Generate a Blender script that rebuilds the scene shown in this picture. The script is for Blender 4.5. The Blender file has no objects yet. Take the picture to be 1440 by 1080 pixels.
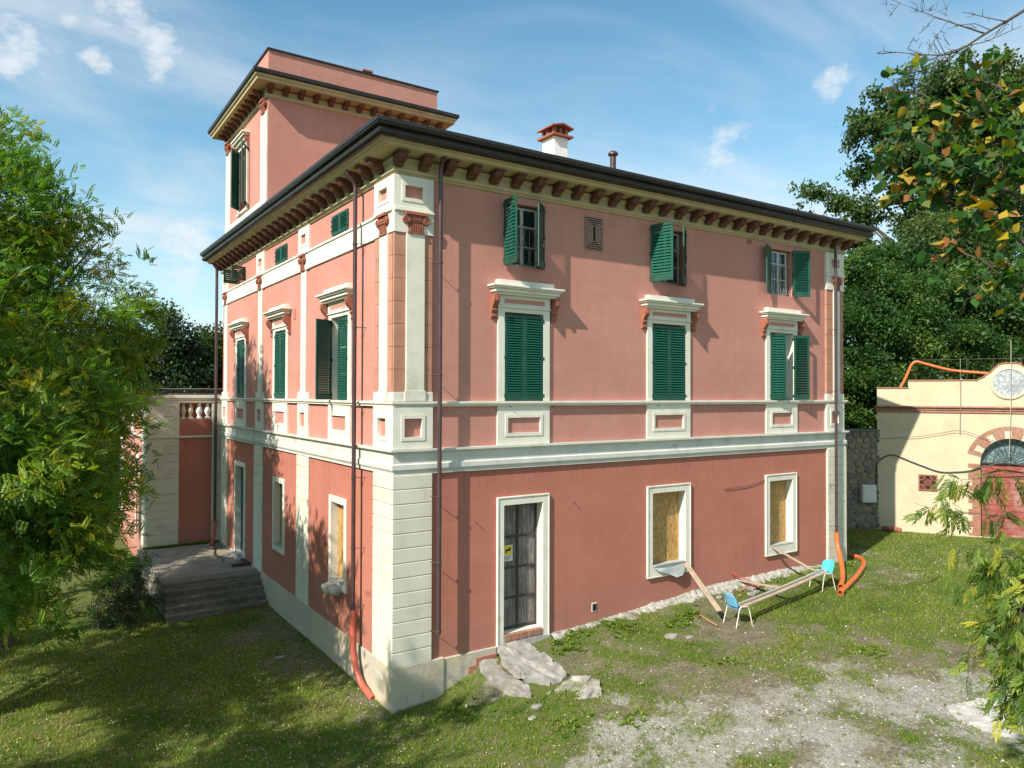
import bpy, bmesh, math, random
import numpy as np
from math import radians, sin, cos, pi
from mathutils import Vector, Matrix

random.seed(7)
RNG = np.random.default_rng(11)
scene = bpy.context.scene
COL = scene.collection

# ------------------------------------------------------------------ camera
cam_d = bpy.data.cameras.new('camera'); cam = bpy.data.objects.new('camera', cam_d); COL.objects.link(cam)
yaw, pit, rol = radians(33.548), radians(0.777), radians(0.174)
fwd = Vector((sin(yaw)*cos(pit), cos(yaw)*cos(pit), sin(pit)))
rt = Vector((cos(yaw), -sin(yaw), 0)); up = rt.cross(fwd)
r2 = cos(rol)*rt + sin(rol)*up; u2 = -sin(rol)*rt + cos(rol)*up
M = Matrix((r2, u2, -fwd)).transposed().to_4x4(); M.translation = Vector((-6.507, -14.246, 6.496))
cam.matrix_world = M
cam_d.sensor_width = 36; cam_d.lens = 1039.0/1440*36; cam_d.clip_start = 0.1; cam_d.clip_end = 3000
scene.camera = cam

# ------------------------------------------------------------------ sky, sun, exposure
SUN = Vector((-0.728, -0.235, 0.644)).normalized()
world = bpy.data.worlds.new('World'); scene.world = world; world.use_nodes = True
wn, wl = world.node_tree.nodes, world.node_tree.links
wn.clear()
wo = wn.new('ShaderNodeOutputWorld'); bg = wn.new('ShaderNodeBackground'); bg.inputs['Strength'].default_value = 0.098
sky = wn.new('ShaderNodeTexSky'); sky.sky_type = 'NISHITA'; sky.sun_disc = False
sky.sun_elevation = math.asin(SUN.z); sky.sun_rotation = math.atan2(SUN.x, SUN.y) % (2*pi)
sky.air_density = 1.0; sky.dust_density = 0.6; sky.ozone_density = 1.0; sky.altitude = 100
tc = wn.new('ShaderNodeTexCoord')
sep = wn.new('ShaderNodeSeparateXYZ'); wl.new(tc.outputs['Generated'], sep.inputs[0])
# project the direction on a cloud layer: dir.xy / (dir.z + 0.12)
addz = wn.new('ShaderNodeMath'); addz.operation = 'ADD'; addz.inputs[1].default_value = 0.16; wl.new(sep.outputs['Z'], addz.inputs[0])
mxz = wn.new('ShaderNodeMath'); mxz.operation = 'MAXIMUM'; mxz.inputs[1].default_value = 0.05; wl.new(addz.outputs[0], mxz.inputs[0])
dx = wn.new('ShaderNodeMath'); dx.operation = 'DIVIDE'; wl.new(sep.outputs['X'], dx.inputs[0]); wl.new(mxz.outputs[0], dx.inputs[1])
dy = wn.new('ShaderNodeMath'); dy.operation = 'DIVIDE'; wl.new(sep.outputs['Y'], dy.inputs[0]); wl.new(mxz.outputs[0], dy.inputs[1])
cmb = wn.new('ShaderNodeCombineXYZ'); wl.new(dx.outputs[0], cmb.inputs['X']); wl.new(dy.outputs[0], cmb.inputs['Y'])
def wnoise(scale, detail, rough, dist, loc, sc=(1, 1, 1), rot=0.0):
    mp = wn.new('ShaderNodeMapping'); mp.inputs['Location'].default_value = loc; mp.inputs['Scale'].default_value = sc
    mp.inputs['Rotation'].default_value = (0, 0, rot); wl.new(cmb.outputs[0], mp.inputs['Vector'])
    n = wn.new('ShaderNodeTexNoise'); n.inputs['Scale'].default_value = scale; n.inputs['Detail'].default_value = detail
    n.inputs['Roughness'].default_value = rough; n.inputs['Distortion'].default_value = dist
    wl.new(mp.outputs[0], n.inputs['Vector']); return n
def wramp(src, p0, p1, c1=1.0):
    r = wn.new('ShaderNodeMapRange'); r.interpolation_type = 'SMOOTHSTEP'
    r.inputs['From Min'].default_value = p0; r.inputs['From Max'].default_value = p1; r.inputs['To Max'].default_value = c1
    wl.new(src, r.inputs['Value']); return r
cir = wramp(wnoise(0.9, 7, 0.55, 0.6, (3.1, 1.7, 0), (1.0, 1.9, 1), 0.5).outputs['Fac'], 0.33, 0.84, 0.85)
hz = wn.new('ShaderNodeMapRange'); hz.inputs['From Min'].default_value = 0.42; hz.inputs['From Max'].default_value = 0.0; hz.inputs['To Max'].default_value = 0.14
wl.new(sep.outputs['Z'], hz.inputs['Value'])
cadd = wn.new('ShaderNodeMath'); cadd.operation = 'ADD'; wl.new(cir.outputs[0], cadd.inputs[0]); wl.new(hz.outputs[0], cadd.inputs[1]); cir = cadd
# a few small fair-weather clouds at fixed bearings
cn = wn.new('ShaderNodeTexNoise'); cn.inputs['Scale'].default_value = 19; cn.inputs['Detail'].default_value = 8; cn.inputs['Roughness'].default_value = .6
cms = wn.new('ShaderNodeMapping'); cms.inputs['Scale'].default_value = (1, 1, 1.6); wl.new(tc.outputs['Generated'], cms.inputs['Vector']); wl.new(cms.outputs[0], cn.inputs['Vector'])
acc = None
for (vx, vy, vz), rad in (((-.007, .926, .377), .05), ((.033, .913, .408), .035), ((.082, .904, .419), .05), ((.122, .913, .39), .04), ((.068, .928, .367), .03), ((.160, .972, .174), .055), ((.149, .977, .151), .05), ((.725, .615, .309), .045), ((.787, .502, .359), .03), ((-.017, .939, .342), .025),
                          ((-.75, .5, .3), .09), ((.3, -.85, .35), .1), ((-.4, -.8, .4), .08), ((.95, -.1, .25), .08)):
    ds = wn.new('ShaderNodeVectorMath'); ds.operation = 'DISTANCE'; wl.new(tc.outputs['Generated'], ds.inputs[0]); ds.inputs[1].default_value = (vx, vy, vz)
    mr = wn.new('ShaderNodeMapRange'); mr.interpolation_type = 'SMOOTHSTEP'; mr.inputs['From Min'].default_value = rad*1.5; mr.inputs['From Max'].default_value = 0.0; wl.new(ds.outputs['Value'], mr.inputs['Value'])
    if acc is None: acc = mr.outputs[0]
    else:
        a2 = wn.new('ShaderNodeMath'); a2.operation = 'MAXIMUM'; wl.new(acc, a2.inputs[0]); wl.new(mr.outputs[0], a2.inputs[1]); acc = a2.outputs[0]
sm = wn.new('ShaderNodeMath'); sm.operation = 'MULTIPLY_ADD'; sm.inputs[1].default_value = .44; wl.new(acc, sm.inputs[0]); wl.new(cn.outputs['Fac'], sm.inputs[2])
puf = wramp(sm.outputs[0], 0.62, 1.04, 0.85)
mxc = wn.new('ShaderNodeMath'); mxc.operation = 'MAXIMUM'; wl.new(cir.outputs[0], mxc.inputs[0]); wl.new(puf.outputs[0], mxc.inputs[1])
mix = wn.new('ShaderNodeMix'); mix.data_type = 'RGBA'; wl.new(mxc.outputs[0], mix.inputs['Factor'])
tint = wn.new('ShaderNodeMix'); tint.data_type = 'RGBA'; tint.blend_type = 'MULTIPLY'; tint.inputs['Factor'].default_value = 1
tint.inputs['B'].default_value = (0.84, 1.27, 1.22, 1); wl.new(sky.outputs[0], tint.inputs['A'])
wl.new(tint.outputs['Result'], mix.inputs['A']); mix.inputs['B'].default_value = (6.0, 6.3, 6.5, 1)
wl.new(mix.outputs['Result'], bg.inputs['Color']); wl.new(bg.outputs[0], wo.inputs[0])

sl = bpy.data.lights.new('sun', 'SUN'); sl.energy = 5.0; sl.angle = radians(0.5); sl.color = (1.0, 0.945, 0.85)
so = bpy.data.objects.new('sun', sl); COL.objects.link(so)
so.rotation_euler = SUN.to_track_quat('Z', 'Y').to_euler(); so.location = (-20, -6, 30)
scene.view_settings.view_transform = 'Standard'; scene.view_settings.look = 'None'
scene.view_settings.exposure = 0.62; scene.view_settings.gamma = 1.0; scene.view_settings.use_curve_mapping = False

# ------------------------------------------------------------------ materials
class NT:
    def __init__(s, name):
        s.m = bpy.data.materials.new(name); s.m.use_nodes = True; s.n = s.m.node_tree.nodes; s.l = s.m.node_tree.links
        s.b = s.n['Principled BSDF']; s.geo = s.n.new('ShaderNodeNewGeometry')
    def pos(s, scale=(1, 1, 1), rot=(0, 0, 0)):
        mp = s.n.new('ShaderNodeMapping'); mp.inputs['Scale'].default_value = scale; mp.inputs['Rotation'].default_value = rot
        s.l.new(s.geo.outputs['Position'], mp.inputs['Vector']); return mp.outputs[0]
    def noise(s, scale, detail=4, rough=0.55, vec=None, dist=0):
        n = s.n.new('ShaderNodeTexNoise'); n.inputs['Scale'].default_value = scale; n.inputs['Detail'].default_value = detail
        n.inputs['Roughness'].default_value = rough; n.inputs['Distortion'].default_value = dist
        s.l.new(vec or s.pos(), n.inputs['Vector']); return n.outputs['Fac']
    def vor(s, scale, vec=None, out='Distance', rnd=1.0):
        n = s.n.new('ShaderNodeTexVoronoi'); n.inputs['Scale'].default_value = scale; n.inputs['Randomness'].default_value = rnd
        s.l.new(vec or s.pos(), n.inputs['Vector']); return n.outputs[out]
    def rng(s, src, a, b, c=0.0, d=1.0):
        r = s.n.new('ShaderNodeMapRange'); r.inputs['From Min'].default_value = a; r.inputs['From Max'].default_value = b
        r.inputs['To Min'].default_value = c; r.inputs['To Max'].default_value = d; s.l.new(src, r.inputs['Value']); return r.outputs[0]
    def mix(s, fac, a, b, mode='MIX'):
        m = s.n.new('ShaderNodeMix'); m.data_type = 'RGBA'; m.blend_type = mode
        for k, v in (('Factor', fac), ('A', a), ('B', b)):
            if isinstance(v, (int, float)): m.inputs[k].default_value = v
            elif isinstance(v, (tuple, list)): m.inputs[k].default_value = (*v[:3], 1)
            else: s.l.new(v, m.inputs[k])
        return m.outputs['Result']
    def math(s, op, a, b=0.0):
        m = s.n.new('ShaderNodeMath'); m.operation = op
        for i, v in enumerate((a, b)):
            if isinstance(v, (int, float)): m.inputs[i].default_value = v
            else: s.l.new(v, m.inputs[i])
        return m.outputs[0]
    def attr(s, name):
        a = s.n.new('ShaderNodeAttribute'); a.attribute_name = name; return a.outputs['Fac']
    def color(s, c):
        if isinstance(c, (tuple, list)): s.b.inputs['Base Color'].default_value = (*c[:3], 1)
        else: s.l.new(c, s.b.inputs['Base Color'])
    def bump(s, src, strength=0.3, dist=0.02):
        b = s.n.new('ShaderNodeBump'); b.inputs['Strength'].default_value = strength; b.inputs['Distance'].default_value = dist
        s.l.new(src, b.inputs['Height']); s.l.new(b.outputs[0], s.b.inputs['Normal'])
    def done(s, rough=0.85, metal=0.0, spec=None):
        if isinstance(rough, (int, float)): s.b.inputs['Roughness'].default_value = rough
        else: s.l.new(rough, s.b.inputs['Roughness'])
        s.b.inputs['Metallic'].default_value = metal
        if spec is not None: s.b.inputs['Specular IOR Level'].default_value = spec
        return s.m

def simple(name, c, rough=0.7, var=0.15, scale=6, bump=0.15, metal=0.0, bscale=60, dirt=None):
    t = NT(name); f = t.noise(scale, 5)
    lo = tuple(x*(1-var) for x in c); hi = tuple(min(1, x*(1+var)) for x in c)
    col = t.mix(t.rng(f, 0.3, 0.7), lo, hi)
    if dirt:
        g = t.noise(1.3, 6, 0.65); col = t.mix(t.rng(g, 0.52, 0.75, 0, dirt[3]), col, dirt[:3])
    t.color(col)
    if bump: t.bump(t.noise(bscale, 3), bump, 0.01)
    return t.done(rough, metal)

def stucco(name, c, c2, streak=(0.3, 0.16, 0.12), sfac=0.42):
    t = NT(name)
    big = t.noise(0.55, 5, 0.6); mid = t.noise(3.2, 5, 0.65)
    col = t.mix(t.rng(big, 0.32, 0.68), c, c2)
    col = t.mix(t.rng(mid, 0.35, 0.75, 0, 0.35), col, tuple(x*0.86 for x in c2))
    st = t.noise(1.0, 6, 0.6, t.pos((5.0, 5.0, 0.35)))
    col = t.mix(t.rng(st, 0.55, 0.8, 0, sfac), col, streak)
    # faint seams where one day's plaster met the next, and a blotch here and there
    sz = t.n.new('ShaderNodeSeparateXYZ'); t.l.new(t.geo.outputs['Position'], sz.inputs[0])
    wob = t.math('MULTIPLY', t.noise(0.7, 4, 0.6), 0.35)
    zz2 = t.math('ADD', sz.outputs['Z'], wob)
    for zseam in (9.15, 7.25, 2.75):
        dd = t.math('ABSOLUTE', t.math('SUBTRACT', zz2, zseam)); sm_ = t.rng(dd, 0.0, 0.035, 0.28, 0.0)
        col = t.mix(t.math('MULTIPLY', sm_, t.rng(t.noise(1.1, 3), .4, .6)), col, tuple(x*.72 for x in c2))
    run = t.noise(1.0, 6, 0.65, t.pos((9.0, 9.0, 0.22)))
    for zt_, zl, k_ in ((4.82, 0.75, 0.5), (6.24, 0.5, 0.4), (11.15, 0.9, 0.4)):      # rain runs below the mouldings
        below = t.math('MULTIPLY', t.rng(sz.outputs['Z'], zt_-zl, zt_, 0.0, 1.0), t.math('LESS_THAN', sz.outputs['Z'], zt_+.02))
        col = t.mix(t.math('MULTIPLY', below, t.rng(run, 0.45, 0.72, 0, k_)), col, tuple(x*.55 for x in c2))
    splash = t.rng(t.math('ADD', sz.outputs['Z'], t.math('MULTIPLY', t.noise(1.6, 5, .7), 1.3)), 1.5, 2.6, 0.38, 0.0)
    col = t.mix(splash, col, (0.30, 0.17, 0.12))
    blo = t.noise(7.5, 6, 0.75); col = t.mix(t.rng(blo, 0.60, 0.72, 0, 0.30), col, tuple(x*0.80 for x in c2))
    spk = t.noise(38, 3, 0.6); col = t.mix(t.rng(spk, 0.35, 0.7, 0, 0.16), col, tuple(min(1, x*1.25) for x in c))
    pale = t.noise(1.6, 4, 0.7, t.pos((0.7, 0.7, 2.2)))
    col = t.mix(t.rng(pale, 0.55, 0.8, 0, 0.22), col, tuple(min(1, x*1.35) for x in c))
    t.color(col)
    h = t.math('ADD', t.math('MULTIPLY', t.noise(85, 3), 0.25), t.noise(2.2, 4, 0.6))
    t.bump(h, 0.35, 0.025)
    return t.done(0.92, spec=0.2)

M_PINK_UP = stucco('pink_stucco_upper', (0.52, 0.243, 0.192), (0.455, 0.198, 0.152))
M_PINK_LOW = stucco('pink_stucco_lower', (0.455, 0.172, 0.122), (0.395, 0.142, 0.098), (0.22, 0.09, 0.06), 0.42)
M_WHITE = simple('white_plaster', (0.68, 0.635, 0.535), 0.85, 0.05, 2.5, 0.2, dirt=(0.36, 0.33, 0.25, 0.55))
M_QUOIN = simple('cream_white_quoin', (0.62, 0.575, 0.465), 0.85, 0.05, 2.0, 0.25, dirt=(0.36, 0.33, 0.23, 0.55))
M_CREAM = simple('shade_toned_cream', (0.43, 0.34, 0.185), 0.85, 0.08, 2.0, 0.2, dirt=(0.25, 0.18, 0.08, 0.5))  # cream plaster, base colour lowered to carry the shadow under the eaves
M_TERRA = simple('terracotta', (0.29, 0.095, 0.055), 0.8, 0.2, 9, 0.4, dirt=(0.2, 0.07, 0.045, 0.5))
M_CORB = simple('shade_toned_terracotta', (0.12, 0.043, 0.024), 0.85, 0.25, 9, 0.4, dirt=(0.10, 0.035, 0.02, 0.6))  # terracotta darkened in its colour to hold the eaves shade on the corbels
M_BRICKP = simple('ochre_pink_plaster', (0.42, 0.20, 0.13), 0.88, 0.12, 3, 0.3)
M_GREEN = simple('green_painted_wood', (0.006, 0.060, 0.036), 0.5, 0.3, 5, 0.15, dirt=(0.02, 0.085, 0.06, 0.5))
M_GREENL = simple('sheen_lightened_green', (0.010, 0.095, 0.06), 0.36, 0.25, 25, 0.1)  # shutter green made lighter to imitate sky reflections on the slats
M_GUTTER = simple('dark_brown_sheet_metal', (0.028, 0.024, 0.022), 0.38, 0.3, 3, 0.05, 0.3)
M_PIPE = simple('brown_painted_pipe', (0.075, 0.042, 0.042), 0.42, 0.2, 3, 0.05, 0.2)
M_REDPIPE = simple('red_plastic_pipe', (0.42, 0.10, 0.065), 0.45, 0.15, 4, 0.05)
M_ORANGE = simple('orange_plastic_pipe', (0.52, 0.13, 0.03), 0.42, 0.15, 5, 0.05, dirt=(0.3, 0.15, 0.08, 0.4))
M_DARK = simple('unlit_interior_black', (0.012, 0.012, 0.012), 0.9, 0.1, 3, 0)  # near-black stand-in for the darkness of unlit rooms and vents
M_ROOF = simple('terracotta_roof', (0.22, 0.09, 0.05), 0.85, 0.3, 3, 0.4)
M_CONC = simple('old_concrete', (0.36, 0.345, 0.31), 0.95, 0.2, 4, 0.8, bscale=18, dirt=(0.20, 0.17, 0.13, 0.6))
M_STEP = simple('mossy_stone_steps', (0.17, 0.15, 0.115), 0.95, 0.25, 5, 0.7, bscale=20, dirt=(0.055, 0.065, 0.028, 0.75))
M_TERR = simple('worn_terrace_concrete', (0.27, 0.23, 0.18), 0.95, 0.2, 2.5, 0.5, bscale=25, dirt=(0.12, 0.11, 0.07, 0.6))
M_OUT = simple('cream_render', (0.52, 0.43, 0.29), 0.9, 0.05, 1.2, 0.25, dirt=(0.38, 0.31, 0.20, 0.7))
M_BRICK = simple('old_brick', (0.33, 0.155, 0.10), 0.92, 0.3, 12, 0.6, dirt=(0.42, 0.32, 0.24, 0.5))
M_BLOCKW = simple('pale_voussoir', (0.56, 0.47, 0.34), 0.9, 0.1, 4, 0.4)
M_MORTAR = simple('mortar', (0.40, 0.34, 0.26), 0.95, 0.1, 5, 0.4)
M_REDWOOD = simple('faded_red_wood', (0.24, 0.06, 0.042), 0.8, 0.3, 7, 0.5, dirt=(0.44, 0.32, 0.28, 0.7))
M_MARBLE = simple('mottled_plaster_disc', (0.34, 0.36, 0.36), 0.4, 0.5, 11, 0.3, dirt=(0.15, 0.17, 0.18, 0.95))
M_IRON = simple('rusty_iron', (0.055, 0.04, 0.032), 0.75, 0.3, 20, 0.3)
M_IRONL = simple('weathered_grey_iron', (0.26, 0.24, 0.21), 0.7, 0.25, 20, 0.3)
M_FRAME = simple('old_white_window_paint', (0.50, 0.50, 0.44), 0.7, 0.12, 8, 0.3)
M_BLUE = simple('light_blue_plastic', (0.06, 0.42, 0.62), 0.4, 0.15, 5, 0.05, dirt=(0.30, 0.55, 0.64, 0.6))
M_BLUEF = simple('faded_blue_plastic', (0.13, 0.36, 0.55), 0.5, 0.15, 5, 0.05, dirt=(0.25, 0.42, 0.52, 0.5))
M_LEGS = simple('cream_enamel_tube', (0.60, 0.55, 0.46), 0.5, 0.1, 8, 0.1, dirt=(0.30, 0.16, 0.09, 0.6))
M_PLANK = simple('weathered_plank', (0.37, 0.28, 0.19), 0.85, 0.2, 6, 0.4, dirt=(0.26, 0.22, 0.18, 0.6))
M_METALP = simple('grey_metal_profile', (0.45, 0.42, 0.37), 0.5, 0.15, 6, 0.1, 0.3)
M_REDWOOD2 = simple('red_painted_stick', (0.42, 0.05, 0.035), 0.6, 0.1, 6, 0.1)
M_BRANCH = simple('dark_bark', (0.075, 0.058, 0.045), 0.9, 0.25, 12, 0.5)
M_BARKG = simple('grey_bark', (0.17, 0.14, 0.11), 0.9, 0.25, 12, 0.6)
M_BOXG = simple('grey_box_plastic', (0.50, 0.50, 0.48), 0.5, 0.05, 6, 0)
M_CHIM = simple('white_chimney_render', (0.78, 0.77, 0.73), 0.9, 0.05, 4, 0.2)
M_BLACK = simple('black_rubber', (0.015, 0.015, 0.016), 0.5, 0.1, 6, 0)
M_WIRE = simple('pale_wire', (0.40, 0.38, 0.33), 0.6, 0.1, 6, 0)
M_SIGNW = simple('white_sign', (0.65, 0.65, 0.58), 0.4, 0.03, 6, 0)
M_SIGNY = simple('yellow_sign', (0.75, 0.55, 0.03), 0.4, 0.03, 6, 0)
M_GATE = simple('grey_painted_gate', (0.30, 0.33, 0.34), 0.5, 0.1, 6, 0.1)
M_CLOTH = simple('grey_plastic_sheet', (0.42, 0.43, 0.42), 0.5, 0.1, 6, 0.2)
M_BAND = simple('weathered_band_plaster', (0.56, 0.55, 0.49), 0.85, 0.08, 2.5, 0.25, dirt=(0.30, 0.29, 0.25, 0.6))

def mat_plinth():
    t = NT('stained_plinth_render')
    f = t.noise(0.9, 6, 0.6); col = t.mix(t.rng(f, 0.35, 0.65), (0.52, 0.42, 0.27), (0.40, 0.37, 0.31))
    g = t.noise(2.4, 6, 0.7); col = t.mix(t.rng(g, 0.5, 0.7, 0, 0.7), col, (0.50, 0.43, 0.31))
    h = t.noise(3.4, 6, 0.7, t.pos((1.5, 1.5, 0.6))); col = t.mix(t.rng(h, 0.56, 0.72, 0, 0.6), col, (0.20, 0.19, 0.15))
    t.color(col); t.bump(t.noise(9, 6, 0.6), 0.6, 0.02); return t.done(0.93)
M_PLINTH = mat_plinth()

def mat_osb():
    t = NT('osb_board')
    v = t.vor(26, t.pos((1.0, 1.0, 0.42), (0, 0.4, 0)), 'Color'); v2 = t.noise(16, 4, 0.6, t.pos((1, 1, 0.6)))
    col = t.mix(t.rng(v, 0.1, 0.9), (0.36, 0.19, 0.055), (0.56, 0.34, 0.11))
    col = t.mix(t.rng(v2, 0.45, 0.7, 0, 0.8), col, (0.24, 0.115, 0.03))
    t.color(col); t.bump(v2, 0.3, 0.01); return t.done(0.6)
M_OSB = mat_osb()

def mat_olddoor():
    t = NT('bleached_old_boards')
    v = t.noise(14, 6, 0.7, t.pos((2.2, 2.2, 0.28))); w = t.noise(3, 5, 0.6)
    col = t.mix(t.rng(v, 0.32, 0.66), (0.06, 0.05, 0.045), (0.30, 0.27, 0.245))
    col = t.mix(t.rng(w, 0.45, 0.7, 0, 0.6), col, (0.11, 0.085, 0.07))
    t.color(col); t.bump(v, 0.7, 0.01); return t.done(0.9)
M_ODOOR = mat_olddoor()

def mat_stone():
    t = NT('rubble_stone')
    oi = t.n.new('ShaderNodeObjectInfo'); v = oi.outputs['Random']; g = t.noise(14, 5, 0.65)
    col = t.mix(v, (0.10, 0.095, 0.085), (0.27, 0.215, 0.15))
    col = t.mix(t.rng(g, 0.4, 0.7, 0, 0.6), col, (0.10, 0.10, 0.07)); t.color(col); t.bump(g, 0.7, 0.03); return t.done(0.95)
M_STONE = mat_stone()

def mat_glass():
    t = NT('window_glass'); t.color((0.02, 0.03, 0.035)); m = t.done(0.06, 0.0); t.b.inputs['Specular IOR Level'].default_value = 0.9; return m
M_GLASS = mat_glass()
def mat_fanglass():
    t = NT('dusty_fanlight_glass'); f = t.noise(6, 4); t.color(t.mix(t.rng(f, 0.35, 0.7), (0.07, 0.13, 0.15), (0.22, 0.31, 0.32))); return t.done(0.25)
M_FANG = mat_fanglass()

def mat_leaf(name, stops, trans=0.35, rough=0.5):
    t = NT(name)
    a = t.n.new('ShaderNodeAttribute'); a.attribute_name = 'tint'
    oi = t.n.new('ShaderNodeObjectInfo')
    r = t.n.new('ShaderNodeValToRGB'); e = r.color_ramp.elements
    e[0].position = stops[0][0]; e[0].color = (*stops[0][1], 1); e[1].position = stops[-1][0]; e[1].color = (*stops[-1][1], 1)
    for p, c in stops[1:-1]:
        x = e.new(p); x.color = (*c, 1)
    fac = t.math('FRACT', t.math('ADD', a.outputs['Fac'], oi.outputs['Random'])) if name.endswith('single') else a.outputs['Fac']
    t.l.new(fac, r.inputs['Fac'])
    t.color(r.outputs[0]); t.b.inputs['Roughness'].default_value = rough
    t.b.inputs['Specular IOR Level'].default_value = 0.35
    tr = t.n.new('ShaderNodeBsdfTranslucent'); ms = t.n.new('ShaderNodeMixShader'); ms.inputs[0].default_value = trans
    hs = t.n.new('ShaderNodeHueSaturation'); hs.inputs['Saturation'].default_value = 1.1; hs.inputs['Value'].default_value = 1.7
    t.l.new(r.outputs[0], hs.inputs['Color']); t.l.new(hs.outputs[0], tr.inputs['Color'])
    t.l.new(t.b.outputs[0], ms.inputs[1]); t.l.new(tr.outputs[0], ms.inputs[2])
    t.l.new(ms.outputs[0], t.n['Material Output'].inputs['Surface']); return t.m
ROB_ST = [(0.0, (0.038, 0.10, 0.014)), (0.42, (0.085, 0.19, 0.022)), (0.72, (0.165, 0.27, 0.03)), (0.84, (0.31, 0.31, 0.035)), (1.0, (0.48, 0.36, 0.04))]
M_ROB = mat_leaf('robinia_leaf', ROB_ST, 0.42)
M_OAKL = mat_leaf('oak_leaf', [(0, (0.020, 0.048, 0.012)), (0.6, (0.055, 0.105, 0.022)), (0.9, (0.11, 0.14, 0.03)), (1.0, (0.17, 0.16, 0.04))], 0.3)
M_EVER = mat_leaf('evergreen_leaf', [(0, (0.012, 0.040, 0.007)), (0.55, (0.034, 0.088, 0.013)), (1.0, (0.13, 0.20, 0.035))], 0.25)
M_DARKL = mat_leaf('dark_far_leaf', [(0, (0.012, 0.03, 0.009)), (1.0, (0.035, 0.065, 0.02))], 0.2)
LIME_ST = [(0, (0.018, 0.06, 0.012)), (0.55, (0.045, 0.12, 0.02)), (0.76, (0.10, 0.17, 0.02)), (0.81, (0.45, 0.30, 0.02)), (0.88, (0.38, 0.28, 0.03)), (0.94, (0.30, 0.12, 0.04)), (1.0, (0.03, 0.09, 0.015))]
M_LIME = mat_leaf('lime_leaf', LIME_ST, 0.4); M_LIME1 = mat_leaf('lime_leaf_single', LIME_ST, 0.4)
WAL_ST = [(0, (0.08, 0.15, 0.03)), (0.5, (0.15, 0.23, 0.04)), (0.85, (0.26, 0.31, 0.05)), (1.0, (0.42, 0.38, 0.04))]
M_WAL = mat_leaf('walnut_leaf', WAL_ST, 0.45); M_WAL1 = mat_leaf('walnut_leaf_single', WAL_ST, 0.45)
M_GRASS = mat_leaf('grass_blade', [(0.0, (0.05, 0.10, 0.012)), (0.4, (0.13, 0.22, 0.016)), (0.7, (0.23, 0.29, 0.03)), (1.0, (0.32, 0.26, 0.12))], 0.4, 0.6)
M_FALL = mat_leaf('fallen_leaf', [(0, (0.30, 0.20, 0.08)), (0.5, (0.42, 0.36, 0.22)), (1.0, (0.5, 0.38, 0.06))], 0.2)

def mat_ground():
    t = NT('ground_soil_grass_gravel')
    gr = t.attr('grass'); gv = t.attr('gravel')
    n1 = t.noise(2.6, 7, 0.65); n2 = t.noise(28, 4, 0.7)
    soil = t.mix(t.rng(n1, 0.3, 0.7), (0.10, 0.082, 0.052), (0.22, 0.185, 0.125))
    soil = t.mix(t.rng(n2, 0.45, 0.75, 0, 0.6), soil, (0.28, 0.245, 0.18))
    n3 = t.noise(13, 6, 0.75); soil = t.mix(t.rng(n3, 0.46, 0.62, 0, 0.75), soil, (0.065, 0.062, 0.032))
    n4 = t.noise(60, 3, 0.6); soil = t.mix(t.rng(n4, 0.60, 0.70, 0, 0.8), soil, (0.36, 0.32, 0.25))
    peb = t.vor(34, None, 'Color'); pd = t.vor(34, None, 'Distance')
    grav = t.mix(t.rng(peb, 0.1, 0.9), (0.21, 0.20, 0.175), (0.43, 0.41, 0.37))
    grav = t.mix(t.rng(pd, 0.0, 0.6, 0, 0.35), grav, (0.22, 0.20, 0.16))
    g3 = t.noise(6, 6, 0.7)
    green = t.mix(t.rng(n2, 0.3, 0.7), (0.05, 0.085, 0.014), (0.11, 0.145, 0.026))
    green = t.mix(t.rng(t.noise(4.5, 6, 0.7), 0.46, 0.68, 0, 0.9), green, (0.15, 0.115, 0.06))
    fg = t.rng(t.math('ADD', gr, t.math('MULTIPLY', t.math('SUBTRACT', g3, 0.5), 1.1)), 0.40, 0.66)
    fv = t.rng(t.math('ADD', gv, t.math('MULTIPLY', t.math('SUBTRACT', t.noise(9, 6, 0.7), 0.5), 1.3)), 0.40, 0.66)
    grav = t.mix(t.rng(t.noise(5.5, 6, 0.75), 0.50, 0.64, 0, 0.75), grav, (0.17, 0.15, 0.105)); grav = t.mix(t.rng(t.noise(2.1, 5, 0.7), 0.5, 0.7, 0, 0.6), grav, (0.20, 0.175, 0.12))
    col = t.mix(fv, soil, grav); col = t.mix(fg, col, green); t.color(col)
    t.bump(t.math('ADD', n2, t.math('MULTIPLY', pd, 0.6)), 0.8, 0.03); return t.done(0.97, spec=0.15)
M_GROUND = mat_ground()

# ------------------------------------------------------------------ mesh helpers
FF = (Vector((0, 0, 0)), Vector((1, 0, 0)), Vector((0, -1, 0)))          # front face of the villa: u = x, outwards = -y
FL = (Vector((0, 0, 0)), Vector((0, 1, 0)), Vector((-1, 0, 0)))          # left face: u = y, outwards = -x
ZV = Vector((0, 0, 1))
def fr(F, u, o, z): return F[0] + F[1]*u + F[2]*o + ZV*z

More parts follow.
